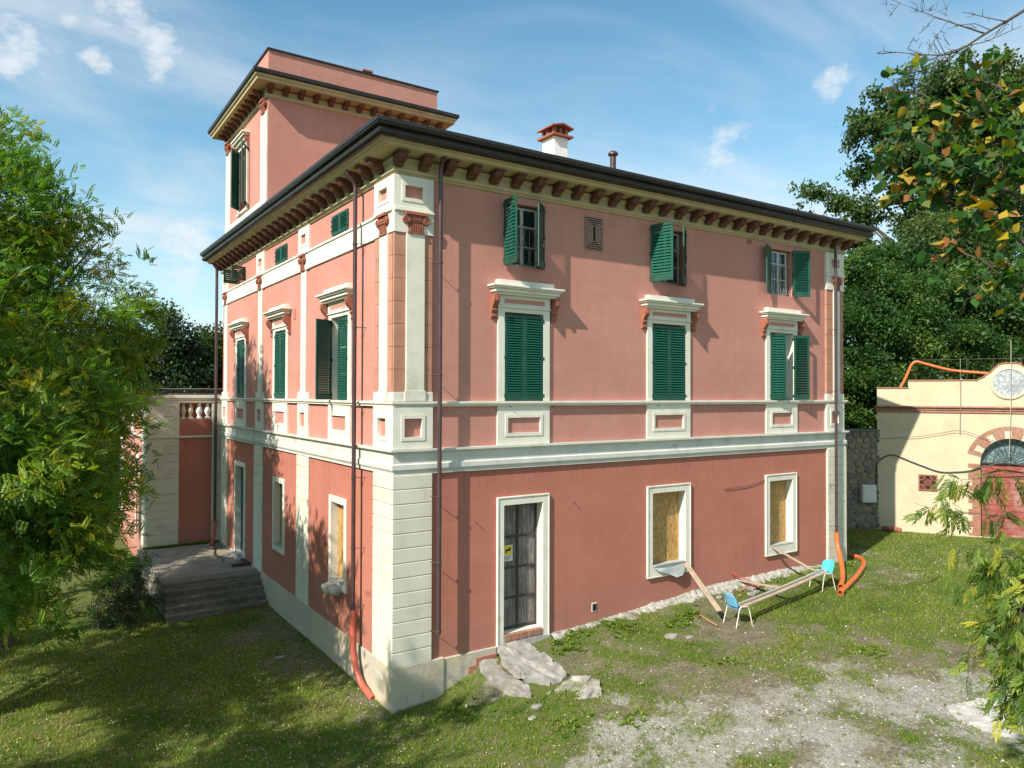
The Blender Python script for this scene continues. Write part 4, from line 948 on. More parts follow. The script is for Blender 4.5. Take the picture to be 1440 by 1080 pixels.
m.box(FO, a, a+.05, .01, .05, c_, d); m.box(FO, b-.05, b, .01, .05, c_, d); m.box(FO, a+.05, b-.05, .01, .05, c_, c_+.05); m.box(FO, a+.05, b-.05, .01, .05, d-.05, d)
for i in range(3):
    for j in range(3):
        cu, cz = a+.11+.22*i, c_+.105+.21*j
        for t in (0, pi/2, pi, 3*pi/2):
            m.tube([fr(FO, cu+.10*cos(t+q), .03, cz+.10*sin(t+q)) for q in (-.6, -.2, .2, .6)], .018, 4)
m.tube([fr(FO, a, .03, c_), fr(FO, b, .03, d)], .016, 4); m.tube([fr(FO, a, .03, d), fr(FO, b, .03, c_)], .016, 4)
m.build('terracotta_grille', M_TERRA, tg)
m = MB(); m.box(FO, -.02, 9.1, 0, .04, .6, 1.02); m.build('base_course', M_OUT, shed)
def cable(name, pts, r, mat, label, n=6, fil=5, rad=.3):
    m = MB(); m.tube(fillet(pts, fil, rad), r, n); return tag(smooth_by_angle(m.build(name, mat)), label, 'cable' if 'hose' not in name else 'hose')
cable('black_cable', [fr(FO, -.04, .04, 2.2), fr(FO, -.03, .05, 3.75), fr(FO, .5, .05, 4.12), fr(FO, 1.2, .05, 3.82), fr(FO, 2.25, .05, 3.42), fr(FO, 3.2, .06, 3.52), fr(FO, 4.3, .1, 3.95), fr(FO, 5.8, .1, 3.7)], .022, M_BLACK, 'thick black cable sagging across the cream outbuilding wall towards the arched door')
cable('pale_wire', [fr(FO, 0, .08, 4.70), fr(FO, 1.5, .10, 4.82), fr(FO, 2.95, .12, 5.15), fr(FO, 4.0, .12, 4.75), fr(FO, 5.5, .12, 4.3)], .009, M_IRON, 'thin dark wire strung along the cream wall below the brick cornice')
cable('pale_wire', [fr(FO, 2.95, .14, 7.95), fr(FO, 2.95, .16, 6.5), fr(FO, 2.92, .12, 4.98)], .009, M_IRONL, 'thin wire dropping from the roof railing to the wall hook of the outbuilding')
cable('pale_wire', [fr(FO, UC+.02, .25, 8.6), fr(FO, UC+.02, .2, 6.5), fr(FO, UC-.05, .2, 4.25)], .011, M_WIRE, 'pale vertical wire hanging in front of the round plaque and fanlight')
cable('orange_hose', [fr(FO, .85, -.25, 6.82), fr(FO, 1.05, -.3, 7.2), fr(FO, 1.30, -.35, 7.92), fr(FO, 1.75, -.4, 7.78), fr(FO, 2.6, -.4, 7.50), fr(FO, 3.9, -.4, 7.36)], .055, M_ORANGE, 'orange flexible hose arched over the left end of the outbuilding parapet', 10, 6, .35)
rr_ = empty('roof_railing', fr(FO, 3, -.7, 7.1), 'thin rusty wire railing behind the outbuilding parapet', 'railing')
m = MB()
for z in (7.95, 7.45): m.tube([fr(FO, 1.4, -.8, z), fr(FO, 9.0, -.8, z)], .012, 5)
m.build('rail', M_IRON, rr_)
for k in range(9):
    m = MB(); m.tube([fr(FO, 1.4+k*.9, -.8, 6.5), fr(FO, 1.4+k*.9, -.8, 8.0)], .014, 5); m.build('post', M_IRON, rr_)

# ------------------------------------------------------------------ rubble retaining wall behind
SW0 = Vector((21.2, 3.9, 0)); SU = Vector((.75, -.42, 0)).normalized(); SN = Vector((SU.y, -SU.x, 0)); FS = (SW0, SU, SN)
sw = empty('stone_wall', (22.0, 3.6, .9), 'tall shaded rubble stone wall between the pink villa and the cream outbuilding', 'wall')
m = MB(); m.box(FS, -9, 3.5, -.6, -.03, .2, 5.0); m.build('wall_core', M_STONE, sw)
rs = random.Random(5); z = .75; row = 0; stones = []
while z < 4.95:
    hgt = rs.uniform(.17, .30); u = -1.1+rs.uniform(-.2, 0)
    while u < 3.2:
        w = rs.uniform(.22, .46); stones.append((u, z, w, hgt)); u += w
    z += hgt; row += 1
for (u, z, w, hgt) in stones:
    m = MB(); g = .006; k = 8; P = []
    for q in range(k):
        t = 2*pi*q/k+.3; e = .97+rs.uniform(-.12, .10)
        cu, cz = cos(t), sin(t); sc = 1/max(abs(cu), abs(cz))**.55
        P.append((u+w/2+cu*sc*(w/2-g)*e*.92, z+hgt/2+cz*sc*(hgt/2-g)*e*.95))
    dd = rs.uniform(.0, .05); ins = [(u+w/2+(a-u-w/2)*.72, z+hgt/2+(b-z-hgt/2)*.72) for a, b in P]
    vs = [fr(FS, a, -.04, b) for a, b in P]+[fr(FS, a, dd*.6, b) for a, b in P]+[fr(FS, a, dd, b) for a, b in ins]
    fs = [(i, (i+1) % k, k+(i+1) % k, k+i) for i in range(k)]+[(k+i, k+(i+1) % k, 2*k+(i+1) % k, 2*k+i) for i in range(k)]+[tuple(range(2*k, 3*k))]
    m.add(vs, fs); m.build('stone', M_STONE, sw)
m = MB(); m.box(FS, -9, 3.5, -.65, .05, 5.0, 5.08); m.build('wall_cap', M_STONE, sw)
m = MB(); m.box(FS, 1.25, 1.85, .05, .30, 2.1, 2.82); mb_ = empty('meter_box', fr(FS, 1.5, .2, 2.4), 'pale grey utility box fixed to the rubble wall beside the outbuilding corner', 'box')
m.build('box_body', M_BOXG, mb_, bevel=.02); m = MB(); m.box(FS, 1.29, 1.81, .30, .315, 2.15, 2.77); m.build('box_door', M_BOXG, mb_, bevel=.01)
gt = empty('metal_gate', fr(FS, -.3, .4, .95), 'narrow grey metal gate leaf half hidden behind the villa corner', 'gate')
m = MB(); m.box(FS, -.95, .12, .32, .36, 1.0, 3.3); m.build('gate_panel', M_GATE, gt)
m = MB(); m.box(FS, -1.0, -.93, .30, .38, .95, 3.35); m.box(FS, .12, .2, .30, .38, .95, 3.35); m.box(FS, -.93, .12, .30, .38, 3.3, 3.37); m.build('gate_frame', M_BOXG, gt)

# ------------------------------------------------------------------ things lying by the front wall
def strut(name, a, b, w, t, mat, label, cat='plank', roll=0.0):
    a, b = Vector(a), Vector(b); U = (b-a).normalized(); S = U.cross(ZV).normalized(); Nn = S.cross(U)
    S2 = S*cos(roll)+Nn*sin(roll); N2 = -S*sin(roll)+Nn*cos(roll); m = MB(); L = (b-a).length; k = 6; vs = []
    for i in range(k+1):
        p = a+U*L*i/k+N2*(-.02*sin(pi*i/k)*L*.2)
        for s, n in ((-1, -1), (1, -1), (1, 1), (-1, 1)): vs.append(p+S2*s*w/2+N2*n*t/2)
    fs = [(0, 1, 2, 3), (4*k, 4*k+3, 4*k+2, 4*k+1)]+[(4*i+j, 4*i+(j+1) % 4, 4*i+4+(j+1) % 4, 4*i+4+j) for i in range(k) for j in range(4)]
    m.add(vs, fs); return tag(m.build(name, mat, bevel=.004), label, cat)
def chair(loc, rz, seatmat, label, legmat=M_LEGS):
    t = empty('plastic_chair', loc, label, 'chair', 'blue chairs holding up the barrier planks')
    R = Matrix.Translation(loc) @ Matrix.Rotation(rz, 4, 'Z')
    def P(x, y, z): return R @ Vector((x, y, z))
    def grid(fn, nu, nv, name, thick):
        m = MB(); vs = [P(*fn(i/nu, j/nv)) for i in range(nu+1) for j in range(nv+1)]
        m.add(vs, [(i*(nv+1)+j, (i+1)*(nv+1)+j, (i+1)*(nv+1)+j+1, i*(nv+1)+j+1) for i in range(nu) for j in range(nv)])
        o = m.build(name, seatmat, t, smooth=True); s = o.modifiers.new('thick', 'SOLIDIFY'); s.thickness = thick; return o
    grid(lambda a, b: (-.21+.42*a, (b-.5)*.42*(1-.08*a), .44+.03*(2*b-1)**2-.02*sin(pi*a)-(.03*max(0, a-.85)/.15)), 8, 8, 'seat', .008)
    grid(lambda a, b: (-.22-.10*a+.05*(2*b-1)**2, (b-.5)*(.45-.05*abs(2*a-1)**3), .47+.34*a-(.04*abs(2*b-1)**3 if a > .8 else 0)), 8, 10, 'backrest', .008)
    m = MB()
    for j in range(5):
        y = (j-2)*.075; m.tube([P(-.225+.012-.10*a+.05*(y*4.4)**2, y, .50+.27*a) for a in (0, .3, .6, 1)], .006, 4)
    m.build('back_rib', seatmat, t)
    for s in (-1, 1):
        for (x0, x1) in ((-.15, -.26), (.15, .24)):
            m = MB(); m.tube([P(x0, s*.235, .43), P(x1, s*.25, 0)], .014, 8); smooth_by_angle(m.build('leg', legmat, t))
        m = MB(); m.tube(fillet([P(-.15, s*.235, .42), P(-.12, s*.235, .50), P(.12, s*.235, .50), P(.15, s*.235, .42)], 4, .05), .014, 8); smooth_by_angle(m.build('side_rail', legmat, t))
    return t
chair((8.62, -1.80, .70), radians(-12), M_BLUEF, 'faded blue plastic chair nearest the camera, its back towards the boarded left window')
chair((12.86, -1.32, .88), radians(168), M_BLUE, 'bright sky blue plastic chair by the orange pipes at the villa corner')
strut('barrier_plank', (8.55, -1.95, 1.18), (12.95, -1.40, 1.385), .12, .03, M_PLANK, 'long pale plank laid across both blue chairs')
strut('metal_profile', (8.60, -1.83, 1.215), (12.95, -1.28, 1.42), .06, .05, M_METALP, 'grey metal profile lying beside the long plank across both chairs', 'beam')
strut('leaning_board', (8.62, .06, 1.98), (8.30, -1.48, 1.00), .16, .03, M_PLANK, 'weathered board sloping from the left boarded window down to the near blue chair')
strut('leaning_board', (12.28, .10, 2.0), (12.72, -1.15, 1.40), .12, .03, M_PLANK, 'grey board sloping from the right boarded window to the far blue chair')
strut('leaning_board', (10.75, -.12, 1.16), (10.75, -1.50, 1.25), .13, .03, M_PLANK, 'short board resting between the house wall and the long barrier plank')
strut('red_stick', (10.48, -.03, 1.40), (10.98, -.42, 1.12), .035, .03, M_REDWOOD2, 'thin red painted stick leaning on the pink wall behind the barrier', 'stick')
strut('wood_offcut', (8.15, -.95, .80), (8.05, -1.62, .72), .05, .03, simple('orange_wood', (.36, .17, .08), .8), 'small orange wood offcut lying in the grass left of the near chair', 'stick')
m = MB(); P = [(7.40, .06, 1.93), (7.9, .09, 1.88), (8.45, .09, 1.93), (8.50, .11, 1.78), (8.40, .13, 1.63), (8.15, .14, 1.60), (7.9, .10, 1.72), (7.55, .10, 1.82)]
m.prism([(x, -o, z) for x, o, z in P], [(x, -o-.012, z) for x, o, z in P]); tag(m.build('plastic_sheet', M_CLOTH), 'crumpled grey sheet hanging over the sill of the left boarded window', 'sheet')
m = MB(); m.box(FF, 7.42, 8.5, .0, .075, 1.955, 1.99); tag(m.build('sill_batten', M_CONC), 'grey batten lying on the sill of the left boarded window', 'batten')
def hosepipe(pts, label, r=.075):
    m = MB(); f = fillet(pts, 7, .45); m.tube(f, r, 14, cap=False); m.tube([p+Vector((0, 0, 0)) for p in f], r*.86, 12, cap=False)
    n = f[0]; o = m.build('orange_pipe', M_ORANGE, recalc=False); smooth_by_angle(o, 50); tag(o, label, 'pipe')
    k = MB(); t = (f[-1]-f[-2]).normalized(); k.lathe(f[-1]-t*.05, [(r*1.14, -.03), (r*1.14, .05), (r*.9, .052), (r*.88, -.03)], 14, t); k.build('pipe_collar', M_ORANGE, o); return o
hosepipe([(15.25, -.24, 2.10), (15.22, -.30, 1.65), (14.95, -.60, 1.28), (14.1, -1.20, 1.05), (13.25, -1.66, .96)], 'orange drain pipe running from the brown downpipe down to the grass')
hosepipe([(17.15, .50, 1.02), (17.0, -.05, 1.03), (16.15, -.65, 1.05), (14.65, -1.30, 1.00), (12.72, -1.98, .93)], 'curved loose orange pipe lying on the grass outside the villa corner')

def rock(name, c, size, seed, mat, label=None, cat=None, parent=None, sub=3, amp=.28, flat=.0):
    bm = bmesh.new(); bmesh.ops.create_icosphere(bm, subdivisions=sub, radius=1)
    rs = np.random.default_rng(seed); off = rs.uniform(-50, 50, 3)
    for v in bm.verts:
        p = v.co; n = float(fbm(p.x+off[0]+p.z, p.y+off[1]-p.z, 1.3, seed, 4))-.5
        v.co = p*(1+amp*2*n)
        if v.co.z > .35: v.co.z = .35+(v.co.z-.35)*.25
        v.co = Vector((v.co.x*size[0], v.co.y*size[1], v.co.z*size[2]))
    me = bpy.data.meshes.new(name); bm.to_mesh(me); bm.free(); me.materials.append(mat)
    o = bpy.data.objects.new(name, me); COL.objects.link(o); o.location = c
    if label: tag(o, label, cat)
    if parent: link_parent(o, parent)
    smooth_by_angle(o, 32); return o
def slab_poly(name, P, zt, th, mat, seed, label, cat):
    """broken slab: outline P (x,y), top heights zt(x,y)"""
    bm = bmesh.new(); vs = [bm.verts.new((x, y, 0)) for x, y in P]; f = bm.faces.new(vs)
    bmesh.ops.triangulate(bm, faces=[f]); 
    for _ in range(5): bmesh.ops.subdivide_edges(bm, edges=bm.edges[:], cuts=1)
    bmesh.ops.triangulate(bm, faces=bm.faces[:])
    for v in bm.verts:
        v.co.x += (float(fbm(v.co.x, v.co.y, 3.3, seed))-.5)*.12; v.co.y += (float(fbm(v.co.x, v.co.y, 3.3, seed+9))-.5)*.12
        v.co.z = zt(v.co.x, v.co.y)+(float(fbm(v.co.x, v.co.y, 2.2, seed+2, 5))-.5)*.07+(.06 if float(fbm(v.co.x, v.co.y, 1.6, seed+4, 3)) > .52 else 0)+(float(vnoise(v.co.x, v.co.y, 17, seed))-.5)*.022
    r = bmesh.ops.extrude_face_region(bm, geom=bm.faces[:])
    for v in [e for e in r['geom'] if isinstance(e, bmesh.types.BMVert)]: v.co.z -= th
    bmesh.ops.recalc_face_normals(bm, faces=bm.faces)
    me = bpy.data.meshes.new(name); bm.to_mesh(me); bm.free(); me.materials.append(mat)
    o = bpy.data.objects.new(name, me); COL.objects.link(o); smooth_by_angle(o, 28); return tag(o, label, cat)
M_SLAB = simple('grey_broken_concrete', (.27, .25, .22), .95, .35, 5, 1.0, bscale=16, dirt=(.15, .11, .07, .95))
slab_poly('broken_slab', [(2.48, -.08), (3.2, -.06), (3.35, -.35), (3.45, -.8), (3.55, -1.35), (3.0, -1.45), (2.75, -1.15), (2.45, -.95), (2.35, -.5)], lambda x, y: .76+.34*(y+.1)-.10*max(0, x-3.0)+(.05 if x+y*.6 > 2.45 else -.02), .14, M_SLAB, 5, 'big pale broken concrete slab sloping from the old front door', 'slab')
slab_poly('broken_slab', [(1.98, -.14), (2.48, -.10), (2.35, -.6), (2.6, -1.2), (2.45, -1.55), (2.1, -1.25), (1.9, -.65)], lambda x, y: .56+.28*(y+.1), .22, M_SLAB, 8, 'narrow tilted concrete fragment at the left edge of the broken slab', 'slab')
slab_poly('broken_slab', [(2.75, -1.62), (3.5, -1.5), (3.95, -1.9), (3.5, -2.5), (3.0, -2.3), (2.7, -2.0)], lambda x, y: float(groundz(x, y))+.015, .08, M_SLAB, 12, 'flat mossy concrete piece half sunk in the grass below the broken slab', 'slab')
rs = random.Random(9)
for i, (x, y, s) in enumerate([(6.7, -1.35, .22), (7.05, -1.65, .14), (2.3, -1.9, .16), (2.0, -2.2, .12), (-1.05, 4.5, .16), (1.3, -.9, .12), (1.8, -1.1, .13), (-.85, 2.9, .08)]):
    rock('loose_stone', (x, y, float(groundz(x, y))-.01), (s*.95, s*.65, s*.62), 40+i, M_SLAB, ['large pale stone in the grass in front of the vent hole', 'smaller pale stone right of the large one in the grass', 'pale rubble lump in front of the narrow slab fragment', 'small rubble lump furthest out from the narrow slab fragment', 'white stone beside the side wall plinth', 'small stone nearest the plinth corner of the villa', 'stone against the foot of the narrow slab fragment', 'tiny stone on the bare soil near the red pipe'][i], 'stone', sub=2)
# crumbly concrete edge along the front wall: jagged strip
def crumble():
    n = 420; m = MB(); vs = []; xs = np.linspace(4.02, 15.0, n)
    for i, x in enumerate(xs):
        zt = float(np.interp(x, [4, 5.4, 6.5, 8, 9.7, 11.5, 13.2, 15.0], [.80, .90, .96, 1.08, 1.20, 1.22, 1.24, 1.10]))-.02+.07*(float(fbm(x, 3.0, 3.5, 4))-.5)
        w = .16+.26*float(fbm(x, 9.0, 1.7, 8))
        zo = float(groundz(x, -w))-.05
        vs += [(x, .0, zt-.03), (x, -.03-.05*float(fbm(x, 1, 11, 2)), zt-.05+.09*float(fbm(x, 7, 17, 2))+rs.uniform(-.012, .012)), (x, -w*.6, (zt*.55+zo*.45)+.16*(float(fbm(x, 5, 6, 6))-.4)+rs.uniform(-.02, .02)), (x, -w-.16*float(fbm(x, 2, 9, 3)), zo)]
    m.add(vs, [(i*4+j, i*4+j+1, i*4+j+5, i*4+j+4) for i in range(n-1) for j in range(3)])
    tag(m.build('broken_wall_footing', simple('crumbly_footing', (.30, .28, .245), .95, .45, 9, 1.0, bscale=22, dirt=(.085, .075, .055, .95)), recalc=False), 'crumbling pale concrete edge running along the foot of the front wall', 'footing')
crumble()
# rubble lump heap in the pit behind the barrier
for i in range(26):
    x = rs.uniform(9.3, 11.6); y = rs.uniform(-.75, -.3); s = rs.uniform(.05, .13)
    if i == 0: heap = empty('rubble_heap', (10.4, -.55, .9), 'small heap of broken masonry against the wall behind the barrier', 'rubble')
    rock('rubble_piece', (x, y, float(groundz(x, y))+.03), (s*1.3, s, s*.7), 80+i, M_SLAB if i % 3 else M_BRICK, parent=heap, sub=1)
# terracotta crumbs at the outbuilding corner
for i in range(6):
    if i == 0: pots = empty('broken_pots', fr(FO, .45, .3, .95), 'broken terracotta pots at the left foot of the outbuilding', 'pots')
    p = fr(FO, .3+.1*i, .25+.08*(i % 3), .98); m = MB(); m.lathe(p, [(.05, 0), (.10, .13), (.10, .16), (.085, .16), (.04, .02)], 10, Vector((.3*(i-2), .4, 1)));  m.build('pot', M_TERRA, pots, smooth=True)
# cement patch, lower right
M_CEM = simple('pale_cement_patch', (.40, .38, .345), .95, .3, 3.5, .8, bscale=16, dirt=(.33, .31, .28, .6))
slab_poly('cement_patch', [(8.0, -7.15), (8.75, -7.35), (9.15, -7.75), (9.5, -8.5), (9.2, -9.6), (8.2, -9.6), (7.85, -8.9), (7.55, -8.25), (7.55, -7.6)], lambda x, y: float(ground_full(x, y))+.012+.03*(float(fbm(x, y, 2.6, 44, 4))-.5), .06, M_CEM, 22, 'hardened pale cement spill on the gravel at the lower right', 'patch')

# ------------------------------------------------------------------ vegetation
def quads_from(cent, A, S, tmpl):
    """cent (N,3); A,S unit vecs (N,3) along / across; tmpl (K,4,3) in (a,s,n)"""
    Nn = np.cross(A, S); B = np.stack([A, S, Nn], 1)          # N,3,3
    P = np.einsum('kvj,njc->nkvc', tmpl, B)+cent[:, None, None, :]
    return P.reshape(-1, 3)
def rand_dirs(n, rng, up=0.0, flat=1.0):
    d = rng.normal(size=(n, 3)); d[:, 2] = d[:, 2]*flat+up; return d/np.linalg.norm(d, axis=1)[:, None]
def perp(A, rng):
    r = rng.normal(size=A.shape); r -= (r*A).sum(1)[:, None]*A; return r/np.linalg.norm(r, axis=1)[:, None]
def frond_tmpl(L=.26, pairs=6, lw=.022, ll=.052, droop=.12):
    T = []
    for i in range(pairs):
        a = L*(.18+.78*i/pairs); z = -droop*L*(a/L)**2
        for s in (-1, 1):
            e = s*ll; T.append([(a, s*.002, z), (a+lw*.75+.006, e*.5, z+.004), (a+.018, e, z-.012), (a-lw*.6+.006, e*.55, z-.002)])
    z = -droop*L; T.append([(L*.95, 0, z), (L+.02, lw*.6, z), (L+ll, 0, z-.01), (L+.02, -lw*.6, z)]); return np.array(T)
def leaf_tmpl(s): return np.array([[(0, 0, 0), (s*.5, s*.33, s*.06), (s, 0, -s*.05), (s*.5, -s*.33, s*.06)]])
def spray_tmpl(s, n, rng, spread=1.0):
    T = []
    for k in range(n):
        c = rng.normal(size=3)*s*spread; a = rand_dirs(1, rng)[0]; b = perp(a[None], rng)[0]
        T.append([tuple(c), tuple(c+a*s*.5+b*s*.3), tuple(c+a*s), tuple(c+a*s*.5-b*s*.3)])
    return np.array(T)
def crown_points(blobs, n, rng, sub=9, subr=.42, fill=.35):
    """leaf cluster positions: sub-clumps around the rims of the crown blobs"""
    blobs = np.array(blobs, float); vol = blobs[:, 3]**2; pick = rng.choice(len(blobs), size=max(1, int(sub*len(blobs))), p=vol/vol.sum())
    d = rand_dirs(len(pick), rng, .12); rr = blobs[pick, 3]*(1-fill*rng.random(len(pick))**1.4)
    sc = blobs[pick, :3]+d*rr[:, None]*np.array([1, 1, .9]); sr = subr*blobs[pick, 3]*(.55+.7*rng.random(len(pick)))
    k = rng.choice(len(sc), size=n, p=sr**2/(sr**2).sum()); g = rng.normal(size=(n, 3))*sr[k][:, None]*.55
    g[:, 2] *= .7
    out = d[k]
    return sc[k]+g, out, sc, rng.random(len(sc))[k]
def limbs(m, base, top, tips, r0, rng, n=24, droop=0.0):
    base, top = Vector(base), Vector(top)
    tr = [base+(top-base)*t+Vector((.15*sin(t*5+r0*40), .12*cos(t*4), 0)) for t in (0, .2, .4, .6, .8, 1)]
    idx = rng.choice(len(tips), size=min(n, len(tips)), replace=False)
    for i in idx:
        p = Vector(tips[i]); t = float(np.clip((p.z-base.z)/(top.z-base.z)*.6, .12, .92)); k = t*5; a = tr[int(k)].lerp(tr[min(int(k)+1, 5)], k-int(k))
        mid = a.lerp(p, .5)+Vector((0, 0, (p-a).length*.12))
        m.tube([a, a.lerp(mid, .6)+Vector((0, 0, .03)), mid, mid.lerp(p, .6), p], [r0*.42*(1-t*.5), r0*.3*(1-t*.5), r0*.2, r0*.12, .008], 5, cap=False)
    return tr
def make_tree(name, label, base, top, blobs, n, tm, mat, r0=.2, seed=1, sub=9, subr=.42, fill=.35, bark=M_BARKG, nl=24, tilt=.2, tintbias=0.0, droop=.15, group=None, cat='tree', outw=1.0):
    rng = np.random.default_rng(seed); root = empty(name, base, label, cat, group)
    pts, out, sc, ct = crown_points(blobs, n, rng, sub, subr, fill)
    A = out*outw+rng.normal(size=pts.shape)*.75; A[:, 2] -= droop; A /= np.linalg.norm(A, axis=1)[:, None]
    # leaves lie roughly flat: normal near +Z
    upv = np.array([0, 0, 1.0])+rng.normal(size=pts.shape)*(.35+tilt); S = np.cross(upv, A); S /= np.linalg.norm(S, axis=1)[:, None]
    V = quads_from(pts, A, S, tm); K = len(tm); F = np.arange(len(V)).reshape(-1, 4)
    tint = np.clip(ct*.62+rng.random(n)*.3+tintbias, 0, 1); tint = np.repeat(tint, K)+rng.random(n*K)*.08
    me = np_mesh('crown', V, F, np.clip(tint, 0, 1)); me.materials.append(mat)
    o = bpy.data.objects.new('crown', me); COL.objects.link(o); link_parent(o, root)
    m = MB(); tr = limbs(m, base, top, sc, r0, rng, nl)
    m2 = MB(); m2.tube(tr, [r0*1.25, r0, r0*.85, r0*.7, r0*.45, r0*.2], 9); m2.build('trunk', bark, root, smooth=True)
    m.build('limbs', bark, root, smooth=True, recalc=False)
    return root
ROB_B = [(-6.91, 9.91, 12.98, 0.90), (-6.17, 9.45, 11.64, 1.20), (-6.80, 8.67, 11.10, 1.60), (-5.42, 9.55, 11.47, 0.70), (-5.43, 8.99, 9.81, 1.50), (-4.46, 9.53, 10.69, 0.80), (-4.21, 9.35, 11.19, 0.45), (-4.28, 9.43, 9.17, 1.00), (-3.71, 9.64, 10.06, 0.50), (-5.10, 8.79, 8.27, 1.60), (-3.77, 9.72, 7.58, 0.90), (-6.54, 8.54, 8.54, 1.90), (-4.34, 9.51, 6.75, 1.20), (-5.23, 8.92, 5.96, 1.30), (-3.45, 10.10, 8.24, 0.60),
         (-8.3, 9.5, 11.5, 2.0), (-8.6, 8.8, 9.0, 2.2), (-7.8, 10.5, 13.2, 1.4), (-8.5, 8.5, 6.5, 2.0)]
ROB_A = [(-6.65, 5.05, 6.37, 1.70), (-5.72, 5.04, 5.74, 1.40), (-4.87, 5.09, 5.39, 0.90), (-6.14, 3.54, 4.50, 1.50), (-5.38, 3.64, 4.29, 1.10), (-4.76, 3.83, 4.38, 0.60), (-6.60, 2.66, 3.69, 1.30), (-5.79, 2.73, 3.32, 0.90), (-5.05, 2.83, 3.64, 0.70), (-4.68, 3.20, 2.95, 0.50), (-6.38, 0.73, 3.03, 0.60), (-5.98, 0.46, 2.91, 0.45), (-6.71, 1.51, 5.39, 1.30), (-4.32, 2.94, 4.12, 0.35), (-4.03, 2.75, 4.18, 0.22),
         (-6.12, 3.56, 2.92, 1.00), (-5.33, 4.23, 2.68, 0.80), (-4.69, 4.42, 2.33, 0.55), (-6.61, 2.66, 4.23, 1.40), (-6.70, 2.14, 2.88, 1.10), (-5.98, 4.65, 3.91, 1.50), (-5.21, 6.52, 4.98, 1.40), (-6.09, 7.08, 6.36, 1.80), (-4.85, 5.11, 3.43, 0.90), (-6.3, 4.0, 1.6, .8), (-6.9, 5.5, 2.0, 1.2), (-6.0, 6.8, 3.2, 1.3),
         (-8.2, 4.0, 6.0, 2.0), (-8.4, 3.0, 8.2, 1.8), (-8.0, 6.0, 8.0, 1.8), (-4.05, 5.3, 4.6, .35), (-4.2, 5.6, 3.6, .4)]
FT = frond_tmpl(.27, 6, .034, .058)
make_tree('robinia_tree', 'tallest feathery green tree with yellow patches left of the villa, reaching the tower height', (-6.9, 9.6, -.3), (-6.6, 9.3, 11.5), ROB_B, 24000, FT, M_ROB, .22, 3, sub=12, subr=.40, fill=.5, tintbias=.02)
make_tree('robinia_tree', 'lower bushy feathery tree nearest the camera on the left, hanging over the lawn', (-7.4, 4.6, -.3), (-7.0, 4.2, 6.5), ROB_A, 21000, FT, M_ROB, .18, 5, sub=12, subr=.40, fill=.5, tintbias=-.02)
# shade trees standing left of the view, they dapple the lawn and the side wall
SH = frond_tmpl(.45, 5, .05, .10)
make_tree('shade_tree', 'large leafy tree left of the lawn that dapples the side wall', (-12.5, 3.5, -.4), (-12.2, 3.3, 10), [(-12.5, 3.5, 9.5, 2.6), (-11.0, 5.5, 9.0, 2.0), (-12.5, .8, 8.5, 2.2), (-10.6, 2.2, 7.2, 1.7), (-13.5, 6.0, 7.5, 2.3), (-10.2, .5, 9.6, 1.6), (-10.0, 3.2, 10.6, 1.7), (-10.2, 6.0, 11.0, 1.7), (-10.4, 8.3, 11.5, 1.6), (-9.8, 5.0, 8.2, 1.3), (-9.8, 8.0, 9.2, 1.3), (-9.9, 2.0, 8.6, 1.3), (-10.2, 11.0, 7.0, 1.2)], 7600, SH, M_ROB, .25, 7, sub=9, subr=.27)
make_tree('shade_tree', 'large leafy tree further left that shades the near lawn', (-11.5, -4.5, -.4), (-11.3, -4.3, 8), [(-11.5, -4.5, 7.0, 2.2), (-10.0, -2.6, 6.0, 1.6), (-11.0, -6.6, 6.2, 1.8), (-9.6, -5.0, 5.0, 1.2), (-13.0, -2.4, 7, 2.0), (-9.9, -8.0, 5.0, 1.3), (-10.5, -4.6, 8.6, 1.6)], 3000, SH, M_ROB, .25, 9, sub=9, subr=.28)

OAK = [(32.10, 10.38, 17.23, 1.60), (31.08, 11.05, 17.63, 1.30), (33.45, 9.49, 16.42, 2.00), (30.41, 11.49, 17.83, 0.80), (31.34, 8.43, 20.57, 1.60), (32.13, 7.88, 22.11, 1.60), (33.08, 7.23, 22.88, 1.60), (31.02, 8.63, 21.14, 0.80), (32.79, 7.47, 20.19, 2.20), (32.64, 8.79, 18.95, 1.60), (34.06, 6.61, 21.35, 2.20), (34.09, 6.64, 18.65, 2.20), (35.34, 5.76, 21.74, 2.60), (35.69, 5.57, 18.66, 2.80), (32.79, 9.95, 15.21, 1.40), (34.15, 9.07, 14.40, 1.60), (34.80, 7.40, 16.59, 1.80), (35.84, 7.96, 13.60, 1.20), (37.28, 4.49, 20.21, 3.00), (37.32, 4.53, 16.74, 3.00), (36.45, 6.32, 15.81, 2.20), (34.45, 3.93, 22.44, 2.20), (35.69, 3.14, 20.98, 2.50), (33.66, 5.66, 22.48, 1.60)]
ST = spray_tmpl(.24, 9, np.random.default_rng(2), .9)
make_tree('oak_tree', 'big airy dark oak with sky showing through, rising behind the right end of the roof', (35.5, 6.8, 3), (35.5, 6.8, 20), OAK, 9500, ST, M_OAKL, .22, 13, sub=13, subr=.27, fill=.85, bark=M_BRANCH, nl=45, droop=0)
